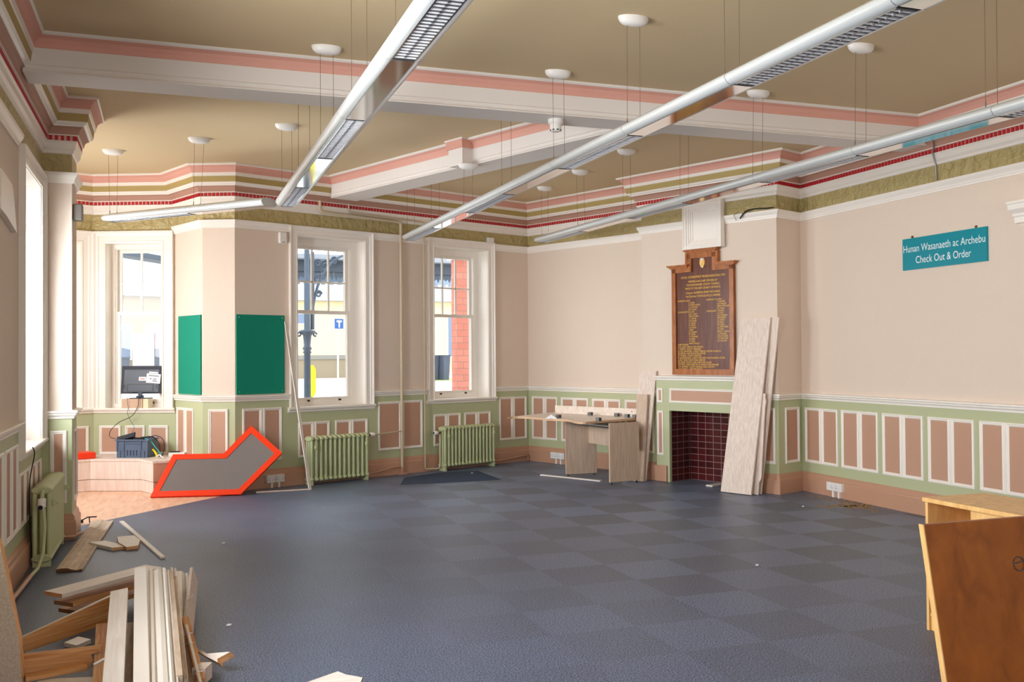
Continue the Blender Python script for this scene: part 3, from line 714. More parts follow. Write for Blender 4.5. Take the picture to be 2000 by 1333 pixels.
cap(HC - w2 - 0.015, HC - 0.20, zt_ - 0.008); cap(HC + 0.20, HC + w2 + 0.015, zt_ - 0.008); cap(HC - 0.205, HC + 0.205, zt_ + 0.158)
for sgn in (-1, 1):
    a, b = sorted((HC + sgn * 0.20, HC + sgn * 0.225)); mb.box((a, 0.005, zt_ + 0.03), (b, 0.06, zt_ + 0.165), board_wood, F2)
mb.build('cornice', hb)
mb = MB()
shield = [(-0.032, 0.045), (0.032, 0.045), (0.036, 0.0), (0.022, -0.035), (0, -0.052), (-0.022, -0.035), (-0.036, 0.0)]
mb.prism(shield, 0.030, 0.038, gold, lambda q: F2.p(HC + q.x, q.z, zt_ + 0.035 + q.y))
mb.prism([(-0.02, 0.05), (0.02, 0.05), (0.028, 0.08), (0.012, 0.068), (0, 0.085), (-0.012, 0.068), (-0.028, 0.08)], 0.030, 0.042, solid('pale_crest', rgb(226, 206, 190)), lambda q: F2.p(HC + q.x, q.z, zt_ + 0.02 + q.y))
mb.tube([F2.p(HC + 0.02 * math.sin(k * 0.9), 0.042, zt_ + 0.075 - k * 0.009) for k in range(11)], 0.006, solid('pale_crest2', rgb(236, 222, 206)), 6)
mb.build('crest', hb)
T_ = []
def tl(s_, x, z, sz=0.022, al='LEFT'): T_.append((s_, HC + x, z, sz, al))
tl('LOCAL GOVERNMENT REORGANISATION 1974', 0, 2.375, 0.037, 'CENTER')
tl('MEMBERS AND CHIEF OFFICERS OF', 0, 2.325, 0.033, 'CENTER'); tl('THE RADNORSHIRE COUNTY COUNCIL', 0, 2.285, 0.033, 'CENTER'); tl('PRIOR TO THE NEW COUNTY OF POWYS', 0, 2.245, 0.033, 'CENTER')
tl('Chairman: ALDERMAN PENRY PRITCHARD', 0, 2.195, 0.033, 'CENTER'); tl('Vice Chairman: COUNCILLOR J.G. DEAKINS', 0, 2.155, 0.033, 'CENTER')
La = ['J.T. JAMES', 'W. EMRYS DAVIES', 'E. J. LAWTON', 'B.F.L. EVANS']
tl('ALDERMAN E. BECK', -0.36, 2.108, 0.026); z = 2.082
for s_ in La: tl('"', -0.30, z); tl(s_, -0.20, z, 0.026); z -= 0.026
tl('COUNCILLOR W.B. LLOYD', -0.36, z, 0.026); z -= 0.026
for s_ in ['R.E.A. CLARK', 'MRS M. DAVIES', 'C.T. DAVIES', 'P.W. DAVIES', 'J.C. GILLIES', 'S.L. EVANS', 'D.C. EVANS', 'J. EDDY', 'J.O. HARRIES', 'B.T. JAMES', 'L.P. HOWARD', 'J.M. JAMES', 'A.T. NEILL', 'HENRY LEWIS J.P.']:
    tl('"', -0.30, z); tl(s_, -0.20, z, 0.026); z -= 0.026
tl('ALDERMAN T.G. LEWIS', 0.05, 2.108, 0.026); z = 2.082
for s_ in ['T. MASTERS', 'GUY PHILLIPS', 'PENRY PRITCHARD', 'P.C. PUGH']: tl('"', 0.12, z); tl(s_, 0.20, z, 0.026); z -= 0.026
tl('COUNCILLOR T. COLLINS', 0.05, z, 0.026); z -= 0.026
for s_ in ['S. LLOYD', 'D.H. MORGAN', 'MRS MORRIS', 'E.A. PETER', 'J.M. PRICE', 'R.N. PRICE', 'A.L. PRITCHARD', 'N.T. REES', 'MRS E.A. THOMAS', 'C.J. WATKINS', 'W.E.J. WATSON', 'T.D. WHITTING', 'S.K. WILLIAMS']:
    tl('"', 0.12, z); tl(s_, 0.20, z, 0.026); z -= 0.026
z = 1.60
for s_ in ['CHIEF OFFICERS', 'D.C.S. LANE  CLERK OF THE COUNCIL', 'C. ROBERTS  COUNTY TREASURER', 'Dr. F.J.H. CRAWFORD  COUNTY MEDICAL OFFICER OF HEALTH', 'E.W. BEVAN  CHIEF EDUCATION OFFICER', 'J.P. TYNDALE  COUNTY SURVEYOR', 'G. LEWIS EDWARDS  COUNTY ARCHITECT AND PLANNING OFFICER',
           'J. HOLT  DIRECTOR OF SOCIAL SERVICES', 'D.R. JONES  COUNTY LAND AGENT AND VALUER', 'R.W. PRICE  CHIEF INSPECTOR OF WEIGHTS AND MEASURES', 'C.W. NEWMAN  COUNTY LIBRARIAN AND CURATOR', 'W.H. EARDSALL  CHIEF FIRE OFFICER']:
    tl(s_, -0.36, z, 0.027); z -= 0.0255
text_mesh('gold_lettering', T_, 1, F2, 0.0315, gold, hb, aspect=0.78)
# white box panel over the picture rail
bx = thing('boxed_panel', 'white square boxed panel with stepped moulding above the honours board', 'panel', F2.p(0.96, 0.05, 2.7))
x0_, x1_, z0_, z1_ = 0.69, 1.228, 2.70, 3.235
mb = MB(); mb.box((x0_, 0.002, z0_), (x1_, 0.03, z1_), white_gloss, F2); mb.build('inner_panel', bx)
mb = MB(); prof = [(0.0, 0.002), (0.0, 0.095), (0.022, 0.100), (0.026, 0.090), (0.045, 0.088), (0.050, 0.072), (0.066, 0.070), (0.070, 0.056), (0.084, 0.054), (0.088, 0.042), (0.105, 0.040), (0.108, 0.030)]
for (a, b, c, d) in ((x0_, z0_, x1_, z0_), (x1_, z0_, x1_, z1_), (x1_, z1_, x0_, z1_), (x0_, z1_, x0_, z0_)):
    dx, dz = c - a, d - b; L = math.hypot(dx, dz); dx /= L; dz /= L; nx, nz = -dz, dx
    mb.grid([[F2.p(a + nx * t + dx * t, h, b + nz * t + dz * t) for t, h in prof], [F2.p(c + nx * t - dx * t, h, d + nz * t - dz * t) for t, h in prof]], white_gloss)
mb.build('moulding', bx)
# broken end of cable lying on the picture rail of the chimney
mb = MB()
mb.tube([F2.p(1.50, 0.03, 3.06), F2.p(1.56, 0.05, 3.068), F2.p(1.62, 0.035, 3.075), F2.p(1.70, 0.045, 3.07), F2.p(1.78, 0.035, 3.062), F2.p(1.87, 0.05, 3.06)], 0.007, black_m, 6)
mb.tube([F2.p(1.56, 0.05, 3.07), F2.p(1.50, 0.065, 3.03), F2.p(1.46, 0.06, 2.985)], 0.009, black_m, 6)
mb.tube([F2.p(1.44, 0.05, 3.07), F2.p(1.38, 0.065, 3.03), F2.p(1.41, 0.055, 2.97)], 0.003, black_m, 6)
tag(mb.build('cable_end'), 'black cut cable ends lying on the picture rail of the chimney breast', 'cable')
# cable running down the frieze of the right wall
mb = MB(); uc = 9.022 - 6.95
mb.tube([RW.p(uc + 0.02, 0.10, 3.40), RW.p(uc, 0.075, 3.36), RW.p(uc - 0.03, 0.06, 3.30), RW.p(uc - 0.04, 0.02, 3.20), RW.p(uc - 0.04, 0.012, 3.06)], 0.007, steel, 6)
tag(mb.build('wall_cable'), 'grey cable running down from the cornice on the right wall', 'cable')

# ------------------------------------------------------------------ radiators
def radiator(label, f, u0, u1, z0, z1, n, d0=0.06, depth=0.15, valve_left=None):
    root = thing('radiator', label, 'radiator', f.p((u0 + u1) / 2, d0, z0), 'cast iron column radiators')
    st = (u1 - u0) / n; rc = 0.0165; cols = 3
    for k in range(n):
        u = u0 + st * (k + 0.5); mb = MB()
        for c in range(cols):
            d = d0 + depth * (c + 0.5) / cols
            mb.tube([f.p(u, d, z0 + 0.02), f.p(u, d, z0 + 0.05), f.p(u, d, z1 - 0.05), f.p(u, d, z1 - 0.02)], [rc * 0.8, rc, rc, rc * 0.85], rad_m, 10)
        # rounded heads top and bottom
        for zc, sg in ((z1 - 0.035, 1), (z0 + 0.03, -1)):
            ring = []
            for (x, w) in ((-st * 0.36, 0.6), (-st * 0.24, 1.0), (st * 0.24, 1.0), (st * 0.36, 0.6)):
                r_ = []
                for q in range(12):
                    a = math.pi * 2 * q / 12; dd = math.cos(a); zz = math.sin(a)
                    r_.append(f.p(u + x, d0 + depth / 2 + dd * depth / 2 * (0.9 + 0.1 * w), zc + zz * 0.033 * w))
                ring.append(r_)
            mb.grid(ring, rad_m, True, True); mb.face(ring[0][::-1], rad_m); mb.face(ring[-1], rad_m)
        mb.build('column', root)
    for u in (u0 + st * 1.1, u1 - st * 0.9):
        mb = MB(); mb.box((u - 0.014, d0 + depth - 0.004, z1 - 0.15), (u + 0.014, d0 + depth + 0.022, z1 - 0.11), rad_m, f)
        mb.tube([f.p(u, d0 + depth + 0.02, z1 - 0.13), f.p(u, d0 + depth + 0.034, z1 - 0.13)], 0.012, rad_m, 8); mb.build('bracket', root)
    for u in (u0 + st * 0.5, u1 - st * 0.5):
        mb = MB(); mb.box((u - 0.014, d0 + 0.01, 0.0), (u + 0.014, d0 + depth - 0.01, z0 + 0.02), rad_m, f); mb.build('foot', root)
    return root
r1 = radiator('cream-green column radiator under the left of the two far windows', W, 0.83, 1.655, 0.035, 0.572, 13)
r2 = radiator('cream-green column radiator under the right of the two far windows', W, 2.80, 3.69, 0.045, 0.582, 15)
LR = LW
r3 = radiator('cream-green radiator beside the pillar on the left wall, seen from its end', LW, 10.72, 11.68, 0.03, 0.585, 16, 0.05, 0.14)
def pipe(name, label, pts, r, m, grp=None):
    mb = MB(); mb.tube(pts, r, m, 8); return tag(mb.build(name), label, 'pipe', grp)
def valve(label, c, axis_dir, parent=None):
    mb = MB(); c = Vector(c); a = Vector(axis_dir).normalized()
    mb.tube([c, c + a * 0.05], 0.014, brass, 10); mb.tube([c + a * 0.05, c + a * 0.055, c + a * 0.11, c + a * 0.115], [0.02, 0.027, 0.027, 0.022], white_plastic, 12)
    mb.tube([c + a * 0.115, c + a * 0.118], 0.016, black_m, 10)
    return mb.build('valve', parent)
cream_pipe = solid('cream_pipe_paint', rgb(202, 186, 158), 0.4)
valve('', W.p(1.655, 0.135, 0.535), (W.u.x, W.u.y, 0), r1)
valve('', W.p(2.80, 0.135, 0.50), (-W.u.x, -W.u.y, 0), r2)
mb = MB(); mb.tube([LR.p(10.72, 0.13, 0.545), LR.p(10.68, 0.13, 0.54), LR.p(10.66, 0.13, 0.46)], 0.013, rad_m, 8); mb.tube([LR.p(10.66, 0.13, 0.50), LR.p(10.645, 0.13, 0.44)], 0.028, white_plastic, 12); mb.tube([LR.p(10.65, 0.13, 0.455), LR.p(10.605, 0.125, 0.445)], [0.026, 0.022], white_plastic, 12)
mb.tube([LR.p(10.606, 0.125, 0.445), LR.p(10.60, 0.125, 0.444)], 0.017, black_m, 12)
mb.tube([LR.p(10.65, 0.14, 0.44), LR.p(10.645, 0.15, 0.30), LR.p(10.62, 0.14, 0.12), LR.p(10.52, 0.12, 0.035), LR.p(10.3, 0.10, 0.028)], 0.013, rad_m, 8)
mb.build('valve', r3)
# pipes of the window wall
pipe('riser_pipe', 'thick cream pipe running up the wall between the two far windows', [W.p(1.20, 0.055, 3.34), W.p(1.20, 0.055, 3.24)] and
     [W.p(1.06, 0.06, 3.36), W.p(1.06, 0.06, 3.255), W.p(1.075, 0.06, 3.232), W.p(1.10, 0.06, 3.225), W.p(2.20, 0.05, 3.205), W.p(2.232, 0.05, 3.195), W.p(2.240, 0.05, 3.16), W.p(2.240, 0.055, 0.08)], 0.019, cream_pipe, 'heating pipes on the window wall')
pipe('riser_pipe', 'thin cream pipe running up the wall just left of the right far window', [W.p(1.46, 0.06, 3.36), W.p(1.46, 0.06, 3.29), W.p(1.475, 0.06, 3.262), W.p(1.50, 0.06, 3.255), W.p(2.57, 0.05, 3.235), W.p(2.595, 0.05, 3.225), W.p(2.603, 0.05, 3.19), W.p(2.603, 0.055, 0.06), W.p(2.62, 0.06, 0.035), W.p(2.76, 0.10, 0.03), W.p(2.79, 0.13, 0.05), W.p(2.79, 0.135, 0.45)], 0.011, cream_pipe, 'heating pipes on the window wall')
pipe('radiator_pipe', 'pipe from the left far radiator to the thick riser, at valve height', [W.p(1.77, 0.135, 0.535), W.p(2.10, 0.09, 0.545), W.p(2.225, 0.065, 0.55)], 0.009, cream_pipe)
pipe('radiator_pipe', 'low pipe along the skirting from the left far radiator to the riser foot', [W.p(1.66, 0.12, 0.07), W.p(1.80, 0.10, 0.06), W.p(2.10, 0.07, 0.10), W.p(2.225, 0.065, 0.10)], 0.009, base_brown)
pipe('radiator_pipe', 'low pipe along the skirting right of the right far radiator', [W.p(3.69, 0.12, 0.06), W.p(3.80, 0.10, 0.05), W.p(4.36, 0.06, 0.085), W.p(4.41, 0.06, 0.08), W.p(4.42, 0.06, 0.02)], 0.013, base_brown)
pipe('radiator_pipe', 'low pipe along the left wall skirting in front of the left radiator', [LR.p(10.30, 0.10, 0.028), LR.p(9.6, 0.075, 0.026), LR.p(8.4, 0.07, 0.026)], 0.016, base_brown)
pipe('radiator_pipe', 'low pipe between the left radiator and the foot of the pillar', [LR.p(11.70, 0.13, 0.05), PF.p(0.16, 0.06, 0.03), PF.p(0.235, 0.06, 0.03), PR.p(0.10, 0.07, 0.03)], 0.013, base_brown)
mb = MB(); mb.box((2.19, 0.045, 0.0), (2.30, 0.085, 0.025), base_brown, W); mb.box((2.225, 0.045, 0.02), (2.255, 0.075, 0.085), base_brown, W)
tag(mb.build('pipe_foot'), 'brown painted joint at the foot of the thick riser pipe', 'pipe fitting')

# ------------------------------------------------------------------ sockets and detectors
def socket(label, f, u, z, n=1, w=0.146, trunk=True):
    root = thing('wall_socket', label, 'socket', f.p(u, 0.035, z))
    for k in range(n):
        uk = u + (k - (n - 1) / 2) * (w + 0.004)
        mb = MB(); mb.box((uk - w / 2, 0.030, z - 0.043), (uk + w / 2, 0.068, z + 0.043), white_plastic, f); mb.build('back_box', root, bevel=0.003)
        mb = MB()
        for sx in ((-0.036, 0.036) if w > 0.1 else (0,)):
            for hx, hz in ((0, 0.008), (-0.011, -0.012), (0.011, -0.012)): mb.box((uk + sx + hx - 0.003, 0.068, z + hz - 0.004), (uk + sx + hx + 0.003, 0.0695, z + hz + 0.004), dark_grey, f)
            mb.box((uk + sx - 0.006, 0.068, z + 0.02), (uk + sx + 0.006, 0.073, z + 0.034), white_plastic, f)
        mb.build('face', root)
    if trunk:
        for sx in (-0.04, 0.05):
            mb = MB(); mb.box((u + sx - 0.014, 0.030, 0.0), (u + sx + 0.014, 0.05, z - 0.043), white_plastic, f); mb.build('conduit', root)
    return root
socket('white double sockets on the brown skirting of the right wall', RW, 9.022 - 8.41, 0.112, 1, 0.24)
socket('white double sockets on the skirting behind the red-edged sign', W, 5.45 - 4.985, 0.105, 2, 0.11)
socket('white double socket on the skirting behind the desk', F1, 0.64, 0.115, 2, 0.13)
mb = MB(); mb.box((0.535, 0.001, 2.815), (0.63, 0.05, 2.945), white_plastic, W); pir = mb.build('motion_sensor', bevel=0.01); tag(pir, 'white motion sensor on the wall left of the far left window', 'sensor')
mb = MB(); mb.box((0.60, 0.05, 2.90), (0.607, 0.053, 2.907), white_gloss, W); mb.box((0.565, 0.05, 2.825), (0.60, 0.0515, 2.832), dark_grey, W); mb.build('lens', pir)
mb = MB(); mb.box((3.71, 0.001, 3.045), (3.82, 0.045, 3.125), white_plastic, W); tag(mb.build('alarm_contact', bevel=0.006), 'small white box on the olive frieze above the far right window', 'sensor')
mb = MB(); mb.box((-0.744, 8.87, 2.655), (-0.665, 8.97, 2.795), solid('grey_sensor', rgb(120, 112, 104), 0.5))
tag(mb.build('wall_speaker', bevel=0.012), 'small grey box fixed high on the side of the left pillar', 'sensor')
sm = thing('smoke_detector', 'white smoke detector under the main ceiling beam', 'smoke detector', (2.93, 7.2, 3.30))
c = at(1080, 243, 3.36); c = Vector((c.x, 7.19, 3.385))
mb = MB(); mb.lathe([(0.062, 0.0), (0.062, -0.018), (0.058, -0.03), (0.05, -0.036)], c, white_plastic, 24); mb.build('base', sm)
mb = MB(); mb.lathe([(0.046, -0.036), (0.048, -0.075), (0.044, -0.082), (0.044, -0.092), (0.03, -0.098), (0.0001, -0.10)], c, white_plastic, 24); hd = mb.build('head', sm)
mb = MB()
for k in range(8):
    a = k * math.pi / 4; mb.box((-0.009, -0.003, -0.004), (0.009, 0.003, 0.004), black_m, Matrix.Translation(c + Vector((0.044 * math.cos(a), 0.044 * math.sin(a), -0.087))) @ Matrix.Rotation(a + math.pi / 2, 4, 'Z'))
mb.build('vent', hd)

# ------------------------------------------------------------------ green boards
gb = mat('green_board_face', rgb(0, 132, 106), 0.9, var=0.05, vscale=8)
def pin_board(label, f, u0, u1, z0, z1):
    mb = MB(); mb.box((u0, 0.002, z0), (u1, 0.016, z1), gb, f)
    o = mb.build('pin_board'); tag(o, label, 'board', 'green pin boards'); return o
pb = pin_board('wide dark green pin board left of the far left window', W, 0.012, 0.61, 1.078, 1.98)
pb2 = pin_board('narrow light green pin board on the bay side wall', BJ, 0.13, 0.735, 1.078, 1.98)
for o, f, u0, u1 in ((pb, W, 0.012, 0.61), (pb2, BJ, 0.13, 0.735)):
    mb = MB()
    for u in (u0 + 0.03, u1 - 0.03):
        for z in (1.11, 1.95): mb.lathe([(0.006, 0), (0.005, 0.004)], f.p(u, 0.018, z), steel, 8, axis='y')
    mb.build('screw', o)

# ------------------------------------------------------------------ bay bench
BZ = 0.36
n1 = Vector((-0.745 + 0.0, 11.0)); 
bf = [Vector(q) for q in ((-1.45, 11.72), (-0.815, 11.945), (-0.285, 11.725), (-0.150, 11.40))]
bk = [inset([B_, C_, D_, E_][::-1], 1, 0.0)] 
top_poly = [bf[0], bf[1], bf[2], bf[3], Vector((0.345, 11.50)), Vector((0.078, 12.13)), Vector((-0.818, 12.50)), Vector((-1.60, 12.18))]
bench = thing('bay_bench', 'pale wood laminate bench built into the bay window', 'bench', (-0.6, 12.1, 0))
mb = MB(); mb.prism([(p.x, p.y) for p in top_poly], BZ - 0.025, BZ, bench_wood); mb.build('seat', bench)
mb = MB()
def offs(pts, d):
    out = []
    for i in range(len(pts)):
        out.append(inset(pts, i, d))
    return out
fr_pts = bf + [Vector((0.32, 11.49))]
back = offs(fr_pts, -0.03)
def ribbon(mb, pts, z0, z1, m, th=0.018, ml=None):
    a = pts; b = offs(pts, -th)
    for i in range(len(pts) - 1):
        q = [Vector((*a[i], z0)), Vector((*a[i + 1], z0)), Vector((*a[i + 1], z1)), Vector((*a[i], z1))]
        mm = ml[i] if ml else m
        mb.face(q, mm); w_ = [Vector((*b[i], z0)), Vector((*b[i + 1], z0)), Vector((*b[i + 1], z1)), Vector((*b[i], z1))]
        mb.face(w_[::-1], mm); mb.face([q[0], w_[0], w_[1], q[1]], mm); mb.face([q[3], q[2], w_[2], w_[3]], mm)
sg_ = 1 if (offs(fr_pts, -0.05)[1].y > fr_pts[1].y) else -1
ribbon(mb, offs(fr_pts, -0.008 * sg_), 0.132, BZ - 0.026, None, 0.018 * sg_, [bench_wood] * 3 + [bench_dark]); mb.build('front_panel', bench)
mb = MB(); ribbon(mb, offs(fr_pts, -0.012 * sg_), 0.0, 0.126, None, 0.018 * sg_, [bench_wood] * 3 + [bench_dark]); mb.build('kick_panel', bench)
# small orange box at the left end of the bench
mb = MB(); RZ = Matrix.Translation((-0.905, 12.03, BZ + 0.001)) @ Matrix.Rotation(R(20), 4, 'Z'); mb.box((-0.22, -0.10, 0), (0.12, 0.12, 0.075), orange_red, RZ)
tag(mb.build('orange_box', bevel=0.012), 'flat orange-red plastic box at the left end of the bay bench', 'box')

# crate of cables
ANG = R(-22.5)
CT = Matrix.Translation((-0.325, 12.03, BZ)) @ Matrix.Rotation(ANG, 4, 'Z')
crate = thing('plastic_crate', 'blue-grey plastic crate full of cables on the bay bench', 'crate', CT.translation)
mb = MB(); cw, cd, chh = 0.18, 0.13, 0.205
mb.box((-cw, -cd, 0.001), (cw, cd, 0.012), crate_m, CT)
for lo, hi in (((-cw, -cd, 0.01), (cw, -cd + 0.006, chh)), ((-cw, cd - 0.006, 0.01), (cw, cd, chh)), ((-cw, -cd, 0.01), (-cw + 0.006, cd, chh)), ((cw - 0.006, -cd, 0.01), (cw, cd, chh))): mb.box(lo, hi, crate_m, CT)
mb.build('tub', crate)
mb = MB(); e = 0.016
for lo, hi in (((-cw - e, -cd - e, chh - 0.012), (cw + e, -cd, chh + 0.004)), ((-cw - e, cd, chh - 0.012), (cw + e, cd + e, chh + 0.004)), ((-cw - e, -cd, chh - 0.012), (-cw, cd, chh + 0.004)), ((cw, -cd, chh - 0.012), (cw + e, cd, chh + 0.004))): mb.box(lo, hi, crate_m, CT)
mb.build('rim', crate)
mb = MB()
for u in (-0.175, -0.10, 0.10, 0.175): mb.box((u - 0.008, -cd - 0.01, 0.08), (u + 0.008, -cd, chh - 0.012), crate_m, CT)
for u in (-0.14, -0.095, 0.095, 0.14): mb.box((u - 0.004, -cd - 0.008, 0.0), (u + 0.004, -cd, 0.08), crate_m, CT)
mb.box((-cw, -cd - 0.008, 0.078), (-0.09, -cd, 0.088), crate_m, CT); mb.box((0.09, -cd - 0.008, 0.078), (cw, -cd, 0.088), crate_m, CT)
mb.box((-0.09, -cd - 0.010, chh - 0.045), (0.09, -cd, chh - 0.032), crate_m, CT)
mb.build('rib', crate)
mb = MB()
for i in range(4):
    for j in range(4):
        mb.box((-0.062 + i * 0.036, -cd - 0.0015, 0.028 + j * 0.016), (-0.048 + i * 0.036, -cd - 0.0002, 0.038 + j * 0.016), black_m, CT)
mb.build('vent_holes', crate)
def cable(name, label, pts, r, m, cat='cable'):
    # smooth the path
    P = [Vector(p) for p in pts]; out = []
    for i in range(len(P) - 1):
        a, b, c_, d_ = P[max(i - 1, 0)], P[i], P[i + 1], P[min(i + 2, len(P) - 1)]
        for k in range(6):
            t = k / 6; out.append(0.5 * ((2 * b) + (c_ - a) * t + (2 * a - 5 * b + 4 * c_ - d_) * t * t + (3 * b - a - 3 * c_ + d_) * t ** 3))
    out.append(P[-1]); mb = MB(); mb.tube(out, r, m, 6); return tag(mb.build(name), label, cat)
def cp(x, y, z): return CT @ Vector((x, y, z))
cable('coiled_cable', 'thick black cable bundle heaped in the bay crate', [cp(-0.17, -0.08, 0.19), cp(-0.10, -0.02, 0.225), cp(0.0, -0.05, 0.205), cp(0.08, 0.02, 0.22), cp(0.12, -0.06, 0.21), cp(0.02, 0.05, 0.20), cp(-0.1, 0.08, 0.21), cp(-0.15, 0.0, 0.2), cp(0.1, -0.04, 0.195)], 0.012, black_m)
cable('coiled_cable', 'black cable hanging out over the right side of the bay crate', [cp(0.05, -0.04, 0.2), cp(0.16, -0.05, 0.235), cp(0.24, -0.03, 0.20), cp(0.29, -0.06, 0.11), cp(0.30, -0.09, 0.01)], 0.007, black_m)
cable('coiled_cable', 'dark purple cable looped right of the bay crate', [cp(0.1, 0.03, 0.2), cp(0.20, 0.02, 0.24), cp(0.30, 0.0, 0.20), cp(0.335, -0.04, 0.10), cp(0.32, -0.06, 0.012)], 0.005, solid('dark_purple', rgb(60, 40, 70)))
cable('network_cable', 'turquoise network cable running out of the bay crate', [cp(0.12, -0.06, 0.215), cp(0.20, -0.10, 0.19), cp(0.27, -0.13, 0.12), cp(0.33, -0.15, 0.06), cp(0.36, -0.16, 0.008)], 0.005, solid('turquoise', rgb(60, 190, 190)))
cable('network_cable', 'bright yellow cable end beside the bay crate', [cp(0.255, -0.17, 0.10), cp(0.275, -0.16, 0.075), cp(0.30, -0.175, 0.045), cp(0.31, -0.17, 0.01)], 0.012, solid('bright_yellow', rgb(240, 214, 20)))
cable('network_cable', 'white cable ends lying right of the bay crate', [cp(0.31, -0.21, 0.01), cp(0.34, -0.19, 0.04), cp(0.37, -0.2, 0.02), cp(0.40, -0.21, 0.012)], 0.008, white_plastic)
mb = MB(); AT = Matrix.Translation(CT @ Vector((0.47, 0.0, 0.0))) @ Matrix.Rotation(R(-10), 4, 'Z')
mb.box((-0.09, -0.04, 0.001), (0.09, 0.04, 0.05), white_plastic, AT); mb.box((-0.08, -0.03, 0.05), (0.03, 0.03, 0.062), black_m, AT)
tag(mb.build('power_adaptor', bevel=0.004), 'white power block lying on the bay bench right of the crate', 'adaptor')
# keyboard lying across the crate
mb = MB(); KT = CT @ Matrix.Translation((-0.10, -0.05, 0.225)) @ Matrix.Rotation(R(-8), 4, 'Y') @ Matrix.Rotation(R(30), 4, 'X') @ Matrix.Rotation(R(14), 4, 'Z')
mb.box((-0.11, -0.05, 0), (0.10, 0.05, 0.012), black_m, KT)
kb = mb.build('keyboard'); tag(kb, 'black keyboard sticking out of the left end of the bay crate', 'keyboard')
mb = MB()
for i in range(11):
    for j in range(4): mb.box((-0.10 + i * 0.0175, -0.042 + j * 0.02, 0.012), (-0.087 + i * 0.0175, -0.027 + j * 0.02, 0.017), dark_grey, KT)
mb.build('keys', kb)

# monitor on a cardboard box on the bay sill
SZ = BWC[2] + 0.008
mb = MB(); cx = 0.50
def bcp(u, d, z): return BC.p(u, d, z)
mb.box((0.355, -0.12, SZ + 0.001), (0.60, 0.035, SZ + 0.108), card, BC); box_ = mb.build('cardboard_box'); tag(box_, 'small brown cardboard box on the bay sill under the monitor', 'box')
mb = MB(); mb.box((0.601, -0.12, SZ + 0.001), (0.665, 0.02, SZ + 0.108), cream_card, BC); tag(mb.build('carton'), 'cream carton standing right of the brown box on the bay sill', 'box')
mon = thing('computer_monitor', 'black computer monitor seen from the back on the bay window sill', 'monitor', BC.p(0.5, -0.04, SZ + 0.11))
mz0, mz1 = SZ + 0.165, SZ + 0.495; mu0, mu1 = 0.30, 0.81
def tiltM(q): return BC.p(q[0] + (q[2] - mz0) * 0.03, q[1] + (q[2] - mz0) * 0.05 * -1, q[2])
mb = MB(); mb.box((mu0, -0.075, mz0), (mu1, -0.055, mz1), black_m, tiltM)
ring0 = [(mu0 + .004, -0.055, mz0 + .004), (mu1 - .004, -0.055, mz0 + .004), (mu1 - .004, -0.055, mz1 - .004), (mu0 + .004, -0.055, mz1 - .004)]
ring1 = [(mu0 + .045, -0.030, mz0 + .02), (mu1 - .045, -0.030, mz0 + .02), (mu1 - .045, -0.030, mz1 - .045), (mu0 + .045, -0.030, mz1 - .045)]
mb.grid([[tiltM(q) for q in ring0], [tiltM(q) for q in ring1]], dark_grey, False, True); mb.face([tiltM(q) for q in ring1], dark_grey); mb.build('casing', mon)
mb = MB(); mb.box((mu0 + 0.085, -0.0305, mz0 + 0.03), (mu1 - 0.10, -0.0285, mz0 + 0.115), black_m, tiltM); mb.box((mu0 + .10, -0.029, mz0 + 0.035), (mu1 - 0.115, -0.026, mz0 + 0.105), dark_grey, tiltM); mb.build('port_recess', mon)
mb = MB()
for u in (mu0 + .045, mu1 - .075): mb.box((u, -0.0300, mz0 + 0.06), (u + 0.018, -0.028, mz0 + 0.11), black_m, tiltM)
mb.box((mu0 + 0.10, -0.03, mz1 - 0.06), (mu0 + 0.42, -0.028, mz1 - 0.057), black_m, tiltM); mb.build('vent', mon)
mb = MB(); mb.box((0.525, -0.0298, mz0 + 0.155), (0.61, -0.0285, mz0 + 0.20), paper, tiltM); st1 = mb.build('sticker', mon)
mb = MB(); mb.box((0.54, -0.0284, mz0 + 0.170), (0.595, -0.0282, mz0 + 0.182), orange_red, tiltM); mb.build('sticker_print', st1)
mb = MB(); q_ = lambda q: tiltM((0.70 + (q.x) * 0.998 + q.z * 0.06, q.y, mz0 + 0.18 + q.z - q.x * 0.08))
mb.box((-0.085, -0.0298, -0.055), (0.085, -0.0285, 0.055), paper, q_); lab = mb.build('paper_label', mon)
mb = MB()
for a, b, zz in ((-0.06, 0.065, 0.032), (-0.045, -0.02, -0.005), (-0.005, 0.04, -0.005), (-0.01, 0.045, -0.028)): mb.box((a, -0.0283, zz - 0.006), (b, -0.0281, zz + 0.004), dark_grey, q_)
mb.box((-0.06, -0.0298, 0.06), (0.05, -0.0283, 0.078), paper, q_)
mb.build('handwriting', lab)
mb = MB(); mb.box((0.52, -0.05, SZ + 0.118), (0.57, -0.035, mz0 + 0.05), dark_grey, BC); mb.box((0.505, -0.055, SZ + 0.118), (0.585, -0.02, SZ + 0.14), solid('navy_plastic', rgb(20, 24, 70), 0.4), BC)
mb.prism([(0.42 + 0.0, -0.105), (0.67, -0.105), (0.66, 0.0), (0.62, 0.03), (0.48, 0.03), (0.43, 0.0)], SZ + 0.109, SZ + 0.118, black_m, lambda q: BC.p(q.x, q.y, q.z)); mb.build('stand', mon)
cable('monitor_cable', 'black cable curling from the monitor down to the bay crate', [bcp(0.60, -0.02, SZ + 0.15), bcp(0.57, 0.05, SZ + 0.115), bcp(0.56, 0.06, SZ + 0.02), bcp(0.50, 0.08, SZ - 0.09), bcp(0.36, 0.10, SZ - 0.16), bcp(0.28, 0.13, SZ - 0.24), bcp(0.27, 0.17, SZ - 0.30), bcp(0.34, 0.28, SZ - 0.325), bcp(0.43, 0.36, SZ - 0.33)], 0.004, black_m)
